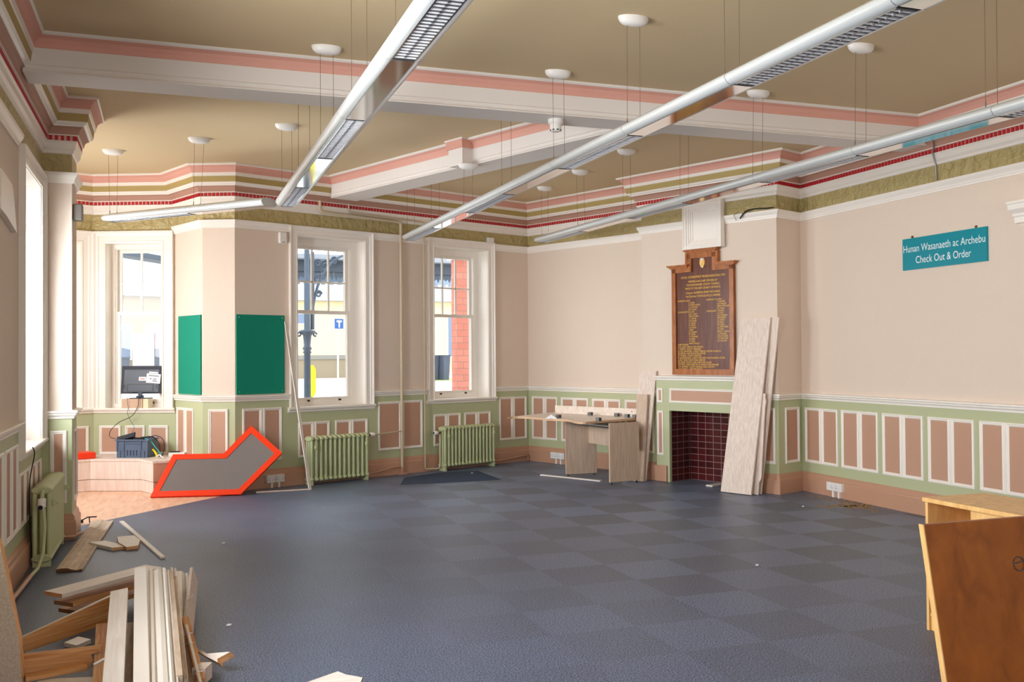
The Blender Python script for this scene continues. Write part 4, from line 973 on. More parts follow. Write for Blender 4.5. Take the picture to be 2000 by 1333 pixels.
cable('monitor_cable', 'thin grey cable dropping straight from the monitor to the bay crate', [bcp(0.44, -0.02, SZ + 0.14), bcp(0.43, 0.05, SZ + 0.11), bcp(0.445, 0.06, SZ + 0.0), bcp(0.44, 0.07, SZ - 0.06), bcp(0.50, 0.10, SZ - 0.16), bcp(0.56, 0.15, SZ - 0.22), bcp(0.56, 0.25, SZ - 0.30)], 0.0025, dark_grey)
# notices stuck inside the bay window
mb = MB(); mb.box((0.40, -0.158, 1.34), (0.665, -0.156, 1.80), paper, BC)
nt_ = mb.build('paper_notice'); tag(nt_, 'white paper notice stuck to the lower pane of the bay window', 'notice')
mb = MB()
for k in range(18): mb.box((0.42, -0.1558, 1.78 - k * 0.024), (0.42 + 0.22 * (0.7 + 0.3 * random.random()), -0.1555, 1.783 - k * 0.024), solid('faint_print', rgb(200, 204, 216)) if k == 0 else MATS['faint_print'], BC)
mb.build('print', nt_)

# ------------------------------------------------------------------ red-edged arrow board leaning by the bay
pa = at(293, 971, 0.012); pb_ = at(470, 967, 0.012)
bu = (pb_ - pa); bL = bu.length; bu.normalize()
contact = W.p(0.19, 0.045, 0.75)
nn = bu.cross(contact - pa).normalized(); bv = nn.cross(bu).normalized()
if bv.z < 0: bv = -bv
if nn.dot(Vector((0, -1, 0))) < 0: nn = -nn
def on_board(px, py):
    d = rt * ((px - 1000) / F_PX) + fw - up * ((py - 666.5) / F_PX); o_ = Vector((0, 0, CAM_H)); t = nn.dot(pa - o_) / nn.dot(d); q = o_ + d * t - pa; return (q.dot(bu), q.dot(bv))
outl = [on_board(*p) for p in ((293, 971), (470, 966), (551, 885), (491, 832), (437, 886), (338, 888))]
rb = thing('arrow_sign', 'large bent-arrow board, grey with a red-orange edge, leaning by the bay', 'sign', pa)
BT = lambda q: pa + bu * q.x + bv * q.y + nn * q.z
def inset_poly(poly, d):
    out = []; n = len(poly)
    for i in range(n):
        a, b, c_ = Vector(poly[i - 1]), Vector(poly[i]), Vector(poly[(i + 1) % n])
        n1 = Vector((-(b - a).y, (b - a).x)).normalized(); n2 = Vector((-(c_ - b).y, (c_ - b).x)).normalized(); s_ = n1 + n2; s_ = s_ / s_.dot(n1); out.append(tuple(b + s_ * d))
    return out
inn = inset_poly(outl, 0.062)
mb = MB(); mb.prism(inn, -0.028, -0.006, grey_board, BT); mb.build('face_panel', rb)
mb = MB()
n = len(outl)
for i in range(n):
    j = (i + 1) % n
    quad = [outl[i], outl[j], inn[j], inn[i]]
    mb.prism(quad, -0.032, 0.0, orange_red, BT)
mb.build('red_edging', rb, bevel=0.004)

# ------------------------------------------------------------------ timber helper
def timber(name, label, cat, p0, p1, width, th, m, roll=0.0, prof=None, group=None, mend=None, cut=0.0, parent=None, taper=1.0):
    """a length of timber: p0 and p1 are the ends of its lower centre line, width across, th thick, roll about its length"""
    p0, p1 = Vector(p0), Vector(p1); d = (p1 - p0).normalized()
    side = Vector((d.y, -d.x, 0)); side = side.normalized() if side.length > 1e-4 else Vector((1, 0, 0)); nv = side.cross(d).normalized()
    if nv.z < 0: nv = -nv
    Rm = Matrix.Rotation(roll, 3, d); side = Rm @ side; nv = Rm @ nv
    if prof is None: prof = [(-0.5, 0), (0.5, 0), (0.5, 1), (-0.5, 1)]
    L = (p1 - p0).length
    # built along +x in its own space so that the grain runs lengthwise
    M = Matrix(((d.x, side.x, nv.x, p0.x), (d.y, side.y, nv.y, p0.y), (d.z, side.z, nv.z, p0.z), (0, 0, 0, 1)))
    mb = MB(); r0 = [Vector((cut * (x + 0.5), x * width, z * th)) for x, z in prof]; r1_ = [Vector((L + cut * (x + 0.5) * -1, x * width * taper, z * th)) for x, z in prof]
    mb.grid([r0, r1_], m, False, True); mb.face(r0[::-1], mend or m); mb.face(r1_, mend or m)
    o = mb.build(name, parent); o.matrix_world = M
    return tag(o, label, cat, group)
SK = [(-0.5, 0), (0.5, 0), (0.5, 0.5), (0.44, 0.55), (0.43, 0.15), (0.40, 0.15), (0.38, 0.75), (0.30, 1.0), (0.23, 0.9), (0.22, 0.3), (0.19, 0.3), (0.17, 0.7), (0.02, 0.9), (-0.12, 0.6), (-0.20, 0.45), (-0.24, 0.9), (-0.33, 1.0), (-0.35, 0.4), (-0.38, 0.4), (-0.40, 0.8), (-0.5, 0.75)]
OG = [(-0.5, 0), (0.5, 0), (0.5, 0.5), (0.42, 0.55), (0.30, 0.35), (0.1, 0.55), (-0.05, 0.95), (-0.30, 1.0), (-0.5, 0.85)]

# ------------------------------------------------------------------ strips and planks leaning on the far walls
timber('timber_strip', 'thin white strip leaning against the left edge of the far left window', 'timber', at(605, 957, 0.0), W.p(0.60, 0.055, 1.90), 0.045, 0.008, white_plank, roll=0.25)
timber('timber_strip', 'pale wooden strip lying on the carpet below the skirting sockets', 'timber', at(500, 963, 0.002), at(607, 957, 0.002), 0.07, 0.012, pale_wood, taper=0.3)
# pair of tall shelf boards leaning on the chimney breast
def leaning(name, label, t0, t1, d0, T0, T1, zt, dt, th, m, notch=None):
    """board leaning on the chimney face: foot from t0 to t1 at distance d0, head from T0 to T1 at height zt, distance dt"""
    a, b = F2.p(uu(t0), d0, 0.004), F2.p(uu(t1), d0, 0.004); c_, d_ = F2.p(uu(T1), dt, zt), F2.p(uu(T0), dt, zt)
    nv = (b - a).cross(d_ - a).normalized()
    if nv.dot(F2.n) < 0: nv = -nv
    mb = MB(); outline = [(0, 0), (1, 0)] + (notch or []) + [(1, 1), (0, 1)]
    P = []
    for x, y in outline:
        l = a.lerp(d_, y); r_ = b.lerp(c_, y); P.append(l + (r_ - l) * x)
    A = [p + nv * th for p in P]
    mb.face(A, m); mb.face(P[::-1], m)
    n = len(P)
    for i in range(n): mb.face([P[i], P[(i + 1) % n], A[(i + 1) % n], A[i]], pale_wood if m is pale_wood else m)
    return tag(mb.build(name), label, 'board')
leaning('shelf_board', 'tall narrow-looking pale board directly behind the widest leaning board', 6.06, 5.93, 0.16, 6.02, 5.785, 1.885, 0.005, 0.02, pale_wood)
NT = [(1.0, 0.115), (1.02, 0.125), (1.16, 0.15), (1.20, 0.17), (1.17, 0.5), (1.15, 0.86), (1.22, 0.90), (1.24, 0.93), (1.10, 0.955), (1.08, 0.97), (1.13, 0.985)]
leaning('side_panel', 'shaped side panel with a curved notched edge, standing half behind the widest board', 6.05, 5.925, 0.222, 5.99, 5.895, 1.075, 0.128, 0.018, pale_wood, NT)
leaning('shelf_board', 'tallest and widest pale wood board leaning on the chimney right of the fireplace', 6.35, 5.965, 0.29, 6.245, 5.875, 1.885, 0.027, 0.022, pale_wood)
lb = leaning('shelf_board', 'tall pale wood board leaning against the left corner of the chimney breast', 7.66, 7.49, 0.20, 7.735, 7.465, 1.30, 0.012, 0.018, pale_wood)
leaning('shelf_board', 'shorter striped pale board leaning in front of the one at the left of the fireplace', 7.585, 7.475, 0.25, 7.70, 7.53, 1.02, 0.095, 0.026, desk_wood)
leaning('timber_strip', 'narrow white strip standing beside the right end of the desk', 7.78, 7.72, 0.27, 7.77, 7.71, 0.52, 0.19, 0.014, white_plank)
timber('timber_offcut', 'pale offcut lying on the floor at the right of the fireplace opening', 'timber', at(1385, 951, 0.003), at(1412, 947, 0.003), 0.09, 0.016, white_plank)

# ------------------------------------------------------------------ desk
desk = thing('wave_desk', 'pale wood desk with a wavy top on two panel legs', 'desk', (4.9, 10.7, 0))
DZ = 0.71
tip, fc, rc = at(990, 816, DZ + .02), at(1144, 829, DZ), at(1248, 820.5, DZ)
bl = at(1085, 806, DZ + .02); br = at(1247, 815, DZ + .02)
def bez(a, b, c_, d_, n=8): return [((1 - t) ** 3) * a + 3 * (1 - t) ** 2 * t * b + 3 * (1 - t) * t * t * c_ + t ** 3 * d_ for t in [k / n for k in range(n)]]
v2 = lambda p: Vector((p.x, p.y))
k1 = v2(at(1052, 820, DZ)); k2 = v2(at(1100, 822, DZ)); k3 = v2(at(1125, 827, DZ))
wave = bez(v2(tip), v2(at(1020, 816.5, DZ)), v2(at(1040, 819.5, DZ)), v2(at(1064, 821.5, DZ))) + bez(v2(at(1064, 821.5, DZ)), v2(at(1090, 823.3, DZ)), v2(at(1108, 823.2, DZ)), v2(at(1118, 826, DZ))) + bez(v2(at(1118, 826, DZ)), v2(at(1124, 828, DZ)), v2(at(1130, 829.5, DZ)), v2(fc))
poly = wave + [v2(fc), v2(rc), v2(br), v2(at(1150, 808, DZ)), v2(bl)]
mb = MB(); mb.prism([(p.x, p.y) for p in poly], DZ, DZ + 0.025, desk_top_m, mside=solid('desk_edge', rgb(216, 178, 142), 0.5)); mb.build('desktop', desk)
def gable(a, b, z0, z1, th=0.025):
    a, b = Vector(a), Vector(b); f = Frame((a.x, a.y), (b.x, b.y)); mb = MB(); mb.box((0, -th, z0), (f.len, 0, z1), desk_wood, f)
    o = mb.build('panel_leg', desk)
    for u in (0.03, f.len - 0.03):
        m2 = MB(); m2.lathe([(0.012, 0.0), (0.012, 0.008), (0.005, 0.01), (0.005, z0)], f.p(u, -th / 2, 0), black_m, 10); m2.build('foot', o)
    return f
gA = gable(at(1106, 931), at(1166, 928), 0.025, DZ - 0.001)
gB = gable(at(1192, 948), at(1249, 943), 0.03, DZ - 0.001)
a, b = gA.p(0.30, -0.02, 0), gB.p(0.30, 0.0, 0); fm = Frame((a.x, a.y), (b.x, b.y))
mb = MB(); mb.box((0, -0.02, 0.40), (fm.len, 0, DZ - 0.08), desk_wood, fm); mb.build('modesty_panel', desk)
mb = MB(); a2, b2_ = gA.p(0.10, 0.0, 0), gB.p(0.10, -0.02, 0); f2_ = Frame((a2.x, a2.y), (b2_.x, b2_.y))
mb.box((0, -0.03, DZ - 0.075), (f2_.len, 0, DZ - 0.005), steel, f2_); mb.box((0, 0, DZ - 0.055), (f2_.len, 0.006, DZ - 0.045), white_plastic, f2_); mb.build('cable_tray', desk)
ua, ub = at(1084, 807, DZ + 0.026), at(1246, 815, DZ + 0.026); fu = Frame((ua.x, ua.y), (ub.x, ub.y))
mb = MB(); mb.box((0, -0.02, DZ + 0.026), (fu.len, 0, DZ + 0.125), desk_top_m, fu); o = mb.build('desk_board'); tag(o, 'long low white board standing on edge along the back of the desk', 'board')
mb = MB(); mb.box((fu.len - 0.10, 0.0005, DZ + 0.085), (fu.len - 0.085, 0.002, DZ + 0.097), red_m, fu); mb.build('red_mark', o)
clips = [(1091, 817, 'leftmost metal fixing block on the desk top'), (1153, 812, 'metal fixing block at the foot of the board on the desk'), (1169, 823, 'metal fixing block at the front edge of the desk above the gap'), (1205, 814, 'metal fixing block third from the right on the desk'), (1225, 816, 'metal fixing block second from the right on the desk'), (1240, 817, 'rightmost metal fixing block on the desk')]
for px, py, lb_ in clips:
    c = at(px, py, DZ + 0.0255); M = Matrix.Translation(c) @ Matrix.Rotation(R(-70), 4, 'Z')
    mb = MB(); mb.box((-0.028, -0.022, 0), (0.028, -0.016, 0.042), steel, M); mb.box((-0.028, 0.016, 0), (0.028, 0.022, 0.042), steel, M); mb.box((-0.028, -0.016, 0), (0.028, 0.016, 0.006), steel, M); mb.box((-0.012, -0.016, 0.006), (0.020, 0.016, 0.034), dark_grey, M)
    tag(mb.build('fixing_block'), lb_, 'bracket', 'metal fixing blocks on the desk')
mb = MB(); c = at(1078, 818, DZ + 0.0255)
pp = [c + Vector(q) for q in ((-0.09, 0, 0), (-0.03, 0.09, 0.005), (0.08, 0.06, 0.0), (0.05, -0.06, 0.0))]; top = [c + Vector((-0.01, 0.0, 0.05)), c + Vector((0.03, 0.03, 0.045))]
mb.face([pp[0], pp[1], top[1], top[0]], paper); mb.face([pp[0], top[0], pp[3]], paper); mb.face([top[0], top[1], pp[2], pp[3]], paper); mb.face([pp[1], pp[2], top[1]], paper); mb.face(pp[::-1], paper)
tag(mb.build('crumpled_paper'), 'crumpled white paper lying on the left part of the desk', 'paper')
timber('timber_strip', 'white strip lying on the carpet in front of the desk', 'timber', at(1057, 929, 0.002), at(1174, 941, 0.002), 0.045, 0.012, white_plank)
timber('timber_strip', 'short white strip on the floor at the foot of the leaning boards by the desk', 'timber', at(1238, 940, 0.002), at(1262, 938, 0.002), 0.03, 0.01, white_plank)

# ------------------------------------------------------------------ cabinet and brown board at the right
cab = thing('open_cabinet', 'low beech open-fronted cabinet at the right edge', 'cabinet', (4.1, 3.8, 0))
X0, X1, Y0, Y1, CT_ = 3.875, 4.30, 3.33, 4.235, 0.715
mb = MB(); mb.box((X0 - 0.012, Y0 - 0.01, CT_ - 0.024), (X1 + 0.005, Y1 + 0.012, CT_), cab_edge); mb.build('top', cab, bevel=0.003)
mb = MB(); mb.box((X0, Y1 - 0.018, 0.0), (X1, Y1, CT_ - 0.024), cab_edge); mb.build('side_panel', cab)
mb = MB(); mb.box((X0, Y0, 0.0), (X1, Y0 + 0.018, CT_ - 0.024), cab_edge); mb.build('side_panel', cab)
mb = MB(); mb.box((X1 - 0.012, Y0 + 0.018, 0.05), (X1, Y1 - 0.018, CT_ - 0.024), cab_edge); mb.build('back_panel', cab)
mb = MB(); mb.box((X0 + 0.015, Y0 + 0.018, 0.0), (X0 + 0.03, Y1 - 0.018, 0.075), cab_edge); mb.build('plinth', cab)
mb = MB(); mb.box((X0 + 0.01, Y0 + 0.018, 0.075), (X1 - 0.012, Y1 - 0.018, 0.093), cab_edge); mb.build('shelf', cab)
mb = MB(); mb.box((X0 + 0.03, Y0 + 0.018, CT_ - 0.16), (X0 + 0.045, Y0 + 0.62, CT_ - 0.024), cab_edge); mb.build('rail', cab)
bb = thing('brown_tabletop', 'brown varnished table top standing on edge and leaning on the cabinet', 'table top', (3.6, 3.2, 0))
def BB(q): return Vector((2.99 + q.x, 3.130 + q.z * 0.19 + q.y, q.z))
mb = MB(); mb.box((0, 0, 0.001), (1.25, 0.022, 0.777), brown_board, BB)
mb.box((-0.006, -0.002, 0.0), (0.0, 0.024, 0.778), cab_edge, BB); mb.build('top_board', bb)
g = MB(); qc = Vector((0, 0, 0))
d = rt * ((1990 - 1000) / F_PX) + fw - up * ((1102 - 666.5) / F_PX)
# where the sight of the ring meets the board plane y = 3.13 + 0.19 z
t = (3.130 + 0.19 * CAM_H) / (d.y - 0.19 * d.z); q = Vector((0, 0, CAM_H)) + d * t
nb = Vector((0, -1, 0.19)).normalized(); ua_ = Vector((1, 0, 0)); va_ = nb.cross(ua_)
ring = []
for k in range(25):
    a = math.pi * 2 * k / 24; ring.append(q + (ua_ * math.cos(a) + va_ * math.sin(a)) * 0.030 + nb * 0.003)
g.tube(ring, 0.0022, dark_grey, 6); g.tube([q + ua_ * -0.02 + va_ * 0.004 + nb * 0.003, q + ua_ * 0.03 + va_ * 0.012 + nb * 0.003], 0.0022, dark_grey, 6)
g.build('cable_port_ring', bb)

# ------------------------------------------------------------------ loose timber on the carpet by the pillar
timber('skirting_offcut', 'dusty length of moulded skirting lying face up on the carpet by the left radiator', 'timber', at(135, 1118, 0.002), at(202, 1021, 0.002), 0.17, 0.028, dirty_plank, prof=OG, mend=solid('cut_end', rgb(110, 74, 48)))
timber('skirting_offcut', 'short painted offcut with an orange pine edge, right of the long dusty skirting', 'timber', at(190, 1063, 0.002), at(238, 1074, 0.002), 0.15, 0.026, white_plank, prof=[(-0.5, 0), (0.5, 0), (0.5, 1), (0.05, 0.85), (-0.45, 0.6)], mend=pine)
mb = MB(); P = [at(*p, 0.03) for p in ((229, 1049), (262, 1046), (274, 1055), (270, 1066), (247, 1069), (231, 1060))]
mb.face(P, white_plank); mb.face([p - Vector((0, 0, 0.027)) for p in P][::-1], pine)
for i in range(6): mb.face([P[i], P[(i + 1) % 6], P[(i + 1) % 6] - Vector((0, 0, 0.027)), P[i] - Vector((0, 0, 0.027))], pine)
tag(mb.build('broken_offcut'), 'small pale broken offcut beside the white strip on the carpet', 'timber')
timber('timber_strip', 'narrow white strip lying on the carpet right of the broken offcuts', 'timber', at(237, 1021, 0.002), at(318, 1092, 0.002), 0.035, 0.014, white_plank)
mb = MB(); P = [at(*p, 0.004) for p in ((600, 1333), (660, 1312), (675, 1318), (708, 1324), (700, 1345), (600, 1350))]
mb.face(P, white_plank); mb.face([p - Vector((0, 0, 0.0035)) for p in P][::-1], pine)
for i in range(6): mb.face([P[i], P[(i + 1) % 6], P[(i + 1) % 6] - Vector((0, 0, 0.0035)), P[i] - Vector((0, 0, 0.0035))], pine)
tag(mb.build('paint_flake'), 'pale broken flake of board on the carpet at the bottom edge', 'timber')
mb = MB(); q = at(158, 1022, 0.005); mb.box((-0.02, -0.012, 0), (0.02, 0.012, 0.03), black_m, Matrix.Translation(q)); mb.tube([q + Vector((0, 0, 0.02)), q + Vector((0.06, -0.01, 0.05)), q + Vector((0.13, 0.02, 0.045))], 0.006, black_m, 6)
mb.tube([q + Vector((0.07, 0, 0.05)), q + Vector((0.075, -0.03, 0.0))], 0.005, black_m, 6)
tag(mb.build('door_stop'), 'small black metal catch on the floor at the foot of the pillar', 'catch')
cable('loose_cable', 'thin black cable hanging from the left window sill down behind the radiator', [LW.p(10.78, 0.055, 0.86), LW.p(10.80, 0.065, 0.80), LW.p(10.84, 0.03, 0.6), LW.p(10.86, 0.03, 0.3), LW.p(10.80, 0.05, 0.05)], 0.004, black_m)
for i, (px, py, lb_) in enumerate(((1568, 990, 'white crumb on the carpet near the right wall skirting'), (436, 1062, 'white crumb on the open carpet left of centre'), (1478, 1105, 'white crumb on the open carpet right of centre'), (447, 1222, 'white crumb on the carpet right of the timber heap'), (922, 925, 'white crumb on the darker carpet tiles under the windows'))):
    mb = MB(); q = at(px, py, 0.003); mb.prism([(-.014, -.006), (.006, -.012), (.016, .004), (-.002, .012)], 0, 0.006, paper, lambda v, q=q: q + v); tag(mb.build('carpet_crumb'), lb_, 'debris', 'crumbs on the carpet')
saw = solid('sawdust', rgb(168, 136, 100), 0.95)
mb = MB(); 
for k in range(150):
    t = random.random(); px = 1590 + 120 * t + random.gauss(0, 8); py = 972 + 28 * t + random.gauss(0, 4) - 5
    q = at(px, py, 0.001); s_ = 0.004 + 0.012 * random.random()
    if q.x > 6.53: continue
    mb.prism([(-s_, -s_ * .6), (s_ * .8, -s_), (s_, s_ * .5), (-s_ * .4, s_)], 0, 0.003, saw, lambda v, q=q: q + v)
for k in range(180):
    px = 1662 + 26 * random.gauss(0, 1); py = 989 + 2.0 * random.gauss(0, 1); q = at(px, py, 0.001); s_ = 0.006 + 0.012 * random.random()
    if q.x > 6.53: continue
    mb.prism([(-s_, -s_ * .6), (s_ * .8, -s_), (s_, s_ * .5), (-s_ * .4, s_)], 0, 0.003, saw, lambda v, q=q: q + v)
tag(mb.build('sawdust'), 'brown dust and crumbs scattered along the right wall skirting', 'dust', kind='stuff')

# ------------------------------------------------------------------ heap of timber, bottom left
cut = solid('sawn_end', rgb(150, 104, 68))
G_T = 'planks of the timber heap'
def A3(px, py, z): return at(px, py, z)
def quadboard(name, label, quad, th, m, edge=None, side_dir=None, cat='timber'):
    """flat board through four points, th thick away from the seen face"""
    q = [Vector(p) for p in quad]; nv = (q[1] - q[0]).cross(q[3] - q[0]).normalized()
    if nv.dot(Vector((0, 0, CAM_H)) - q[0]) < 0: nv = -nv
    d = (q[1] - q[0]); L = d.length; d.normalize(); s_ = nv.cross(d)
    M = Matrix(((d.x, s_.x, nv.x, q[0].x), (d.y, s_.y, nv.y, q[0].y), (d.z, s_.z, nv.z, q[0].z), (0, 0, 0, 1))); Mi = M.inverted()
    l = [Mi @ p for p in q]
    for p in l: p.z = 0
    mb = MB(); b = [p - Vector((0, 0, th)) for p in l]; mb.face(l, m); mb.face(b[::-1], edge or m); n = len(l)
    for i in range(n): mb.face([l[i], l[(i + 1) % n], b[(i + 1) % n], b[i]], edge or m)
    o = mb.build(name); o.matrix_world = M
    return tag(o, label, cat, G_T)
# bottom layer lying crosswise on the carpet
timber('plank', 'topmost of the three planks lying crosswise at the far end of the heap', 'timber', A3(104, 1166, 0.185), A3(300, 1113, 0.20), 0.15, 0.022, white_plank, mend=pine, group=G_T, roll=0.0)
timber('plank', 'middle of the three planks lying crosswise at the far end of the heap', 'timber', A3(124, 1184, 0.125), A3(300, 1132, 0.135), 0.15, 0.022, pine_x, mend=cut, group=G_T)
timber('plank', 'lowest of the three planks lying crosswise at the far end of the heap', 'timber', A3(132, 1199, 0.06), A3(300, 1150, 0.065), 0.15, 0.022, pine_x, mend=cut, group=G_T)
def edgeboard(label, bl, br, zl, zr, pix, th, m, edge, lean=0.12):
    """board standing on its long edge: bottom edge through two pixels at given heights, outline by pixels on the upright plane"""
    a, b = at(*bl, zl), at(*br, zr); d = (b - a).normalized(); nv = Vector((d.y, -d.x, 0)).normalized()
    if nv.y > 0: nv = -nv
    nv = (nv + Vector((0, 0, lean))).normalized(); o_ = Vector((0, 0, CAM_H)); P = []
    for px, py in pix:
        r_ = rt * ((px - 1000) / F_PX) + fw - up * ((py - 666.5) / F_PX); P.append(o_ + r_ * (nv.dot(a - o_) / nv.dot(r_)))
    return quadboard('plank', label, P, th, m, edge)
edgeboard('wide grained pine plank on edge in the middle of the heap', (49, 1275), (214, 1220), 0.03, 0.06, [(49, 1275), (212, 1218), (226, 1161), (42, 1247)], 0.03, pine_x, white_plank)
edgeboard('short pine plank with a splintered right end near the bottom left of the heap', (49, 1322), (180, 1304), 0.03, 0.04, [(49, 1322), (176, 1305), (181, 1290), (178, 1280), (185, 1276), (199, 1261), (43, 1279)], 0.022, pine_x, pine)
timber('plank', 'pale strip along the lower edge of the splintered pine plank', 'timber', A3(50, 1330, 0.03), A3(170, 1307, 0.04), 0.05, 0.02, pine_x, mend=cut, group=G_T)
timber('plank', 'white plank lying flat at the very bottom left of the heap', 'timber', A3(70, 1345, 0.004), A3(190, 1340, 0.004), 0.12, 0.022, white_plank, mend=pine, group=G_T)
timber('plank', 'upright-looking orange pine plank left of the white-edged one', 'timber', A3(194, 1345, 0.05), A3(199, 1226, 0.10), 0.055, 0.02, pine_x, group=G_T)
timber('plank', 'white-edged pine plank standing out left of the wide white skirting', 'timber', A3(222, 1350, 0.12), A3(234, 1160, 0.26), 0.085, 0.022, white_plank, roll=-0.15, mend=pine, group=G_T)
timber('plank', 'grey-beige plank between the white-edged pine and the wide skirting', 'timber', A3(250, 1350, 0.06), A3(254, 1224, 0.10), 0.08, 0.02, dirty_plank, group=G_T)
timber('plank', 'short white painted block inside the gap of the heap', 'timber', A3(138, 1266, 0.05), A3(166, 1254, 0.06), 0.10, 0.02, white_gloss, group=G_T)
timber('plank', 'pale splinter of wood across the orange pine plank', 'timber', A3(185, 1300, 0.12), A3(205, 1289, 0.13), 0.02, 0.006, white_plank, group=G_T)
timber('skirting_board', 'widest white moulded skirting board lying lengthwise on top of the heap', 'timber', A3(318, 1352, 0.14), A3(307.5, 1121, 0.26), 0.122, 0.034, white_gloss, prof=SK[::1], mend=pine, group=G_T)
timber('plank', 'flat white plank beside the widest skirting, on its left', 'timber', A3(276, 1352, 0.15), A3(274, 1119, 0.275), 0.062, 0.03, white_gloss, mend=pine, group=G_T)
timber('skirting_board', 'narrow beige moulding edge beside the widest skirting, on its right', 'timber', A3(351, 1352, 0.10), A3(333, 1138, 0.20), 0.024, 0.07, dirty_plank, group=G_T)
timber('skirting_board', 'second beige moulding edge, further right of the widest skirting', 'timber', A3(363, 1352, 0.08), A3(342, 1146, 0.19), 0.020, 0.06, dirty_plank, group=G_T)
timber('skirting_board', 'white moulded skirting rolled on its edge at the right side of the heap', 'timber', A3(352, 1225, 0.03), A3(350, 1123, 0.10), 0.14, 0.03, white_gloss, prof=SK, roll=0.5, mend=pine, group=G_T)
timber('plank', 'plank on edge showing its pale back at the right side of the heap', 'timber', A3(360, 1264, 0.06), A3(376, 1124, 0.13), 0.10, 0.018, pale_wood, roll=1.25, group=G_T)
timber('plank', 'white strip with an orange pine side leaning out at the right of the heap', 'timber', A3(392, 1345, 0.01), A3(362, 1222, 0.10), 0.035, 0.045, pine_x, group=G_T)
timber('plank', 'thin white strip on top of the orange one at the right of the heap', 'timber', A3(394, 1345, 0.057), A3(364, 1222, 0.147), 0.012, 0.004, white_plank, group=G_T)
timber('plank', 'beige plank lying low between the rolled skirting and the orange strip', 'timber', A3(374, 1345, 0.004), A3(356, 1245, 0.02), 0.07, 0.02, dirty_plank, group=G_T)
quadboard('broken_board', 'broken splintered board end sticking out to the right of the heap', [A3(371, 1264, 0.05), A3(400, 1282, 0.055), A3(427, 1296, 0.06), A3(424, 1288, 0.07), A3(458, 1281, 0.09), A3(400, 1274, 0.075), A3(382, 1265, 0.06)], 0.035, white_plank, pine)
timber('timber_block', 'short beige block at the bottom right of the heap', 'timber', A3(382, 1330, 0.004), A3(408, 1330, 0.004), 0.09, 0.07, pale_wood, group=G_T)
# nails left in the boards
for i, (px, py, z, dz_) in enumerate(((366, 1176, 0.15, 0.03), (353, 1273, 0.12, 0.03), (372, 1325, 0.08, 0.02), (352, 1249, 0.14, 0.02))):
    q = A3(px, py, z); mb = MB(); mb.tube([q, q + Vector((0.03, 0.01, dz_)), q + Vector((0.055, 0.0, dz_ * 1.2))], 0.0016, steel, 5)
    tag(mb.build('bent_nail'), ['bent nail high on the rolled skirting', 'bent nail at the foot of the pale-backed plank', 'bent nail in the lowest right plank', 'bent nail where the pale-backed plank meets the mouldings'][i], 'nail', 'nails in the timber heap')
# wide board leaning on the left wall at the left edge
lo_, hi_ = A3(46, 1350, 0.01), Vector((LX + 0.06, 4.35, 0.80))
edgeboard('broad beige board standing at the left edge, nearest the camera', (-40, 1345), (44, 1345), 0.0, 0.0, [(-40, 1352), (44, 1352), (37, 1246), (0, 1065), (-30, 1000)], 0.03, pale_wood, pine)
# pale angular fitting on the left wall near the camera
mb = MB(); f0 = 10.0 - 0.0
pg = [(9.5, 2.40), (9.70, 2.388), (10.16, 2.333), (9.98, 2.60), (9.94, 2.62), (9.70, 2.635), (9.5, 2.645)]
mb.prism(pg, 0.002, 0.035, white_gloss, lambda q: LW.p(q.x, q.z, q.y)); o = tag(mb.build('wall_plate', bevel=0.006), 'pale angular plate fixed on the left wall near the window', 'wall fitting')

# ------------------------------------------------------------------ outside the windows
out_g = solid('outside_paving', rgb(204, 200, 192), 0.9); grass_m = solid('outside_grass', rgb(176, 190, 110), 0.9); cream_w = solid('outside_cream_render', rgb(226, 204, 162), 0.9)
cast = solid('dark_cast_iron', rgb(70, 82, 96), 0.5); slate = solid('grey_slate_roof', rgb(150, 156, 166), 0.8)
mb = MB()
GS = 0.85 / 28
def gz(x, y): return -0.30 + max(0.0, (math.hypot(x, y) - 14)) * GS
def dpt(px, dist):
    d = rt * ((px - 1000) / F_PX) + fw; d = Vector((d.x, d.y, 0)).normalized() * dist; return d
mb.grid([[Vector((*dpt(px, dd).xy, -0.30 + (dd - 14) * GS)) for px in (-400, 0, 400, 800, 1200, 1700)] for dd in (12.0, 14, 28, 42, 60)], out_g)
mb.grid([[Vector((*dpt(px, dd).xy, -0.29 + (dd - 14) * GS)) for px in (700, 800, 900, 1000)] for dd in (39.5, 41.5)], grass_m)
mb.grid([[Vector((*dpt(px, dd).xy, -0.29 + (dd - 14) * GS)) for px in (100, 250, 400, 560)] for dd in (39.5, 41.5)], grass_m)
mb.face([Vector(q) for q in ((-30, -10, -0.3), (-2.7, -10, -0.3), (-2.7, 13.7, -0.3), (-14, 13.7, -0.3), (-30, 30, -0.3))], out_g)
tag(mb.build('ground_outside'), kind='structure')
def dirp(px, dist):    # point seen at pixel column px at the given ground distance
    d = rt * ((px - 1000) / F_PX) + fw; d = Vector((d.x, d.y, 0)).normalized() * dist; return d
def zat(px, py, dist):
    d = rt * ((px - 1000) / F_PX) + fw - up * ((py - 666.5) / F_PX); return CAM_H + d.z * dist / math.hypot(d.x, d.y)
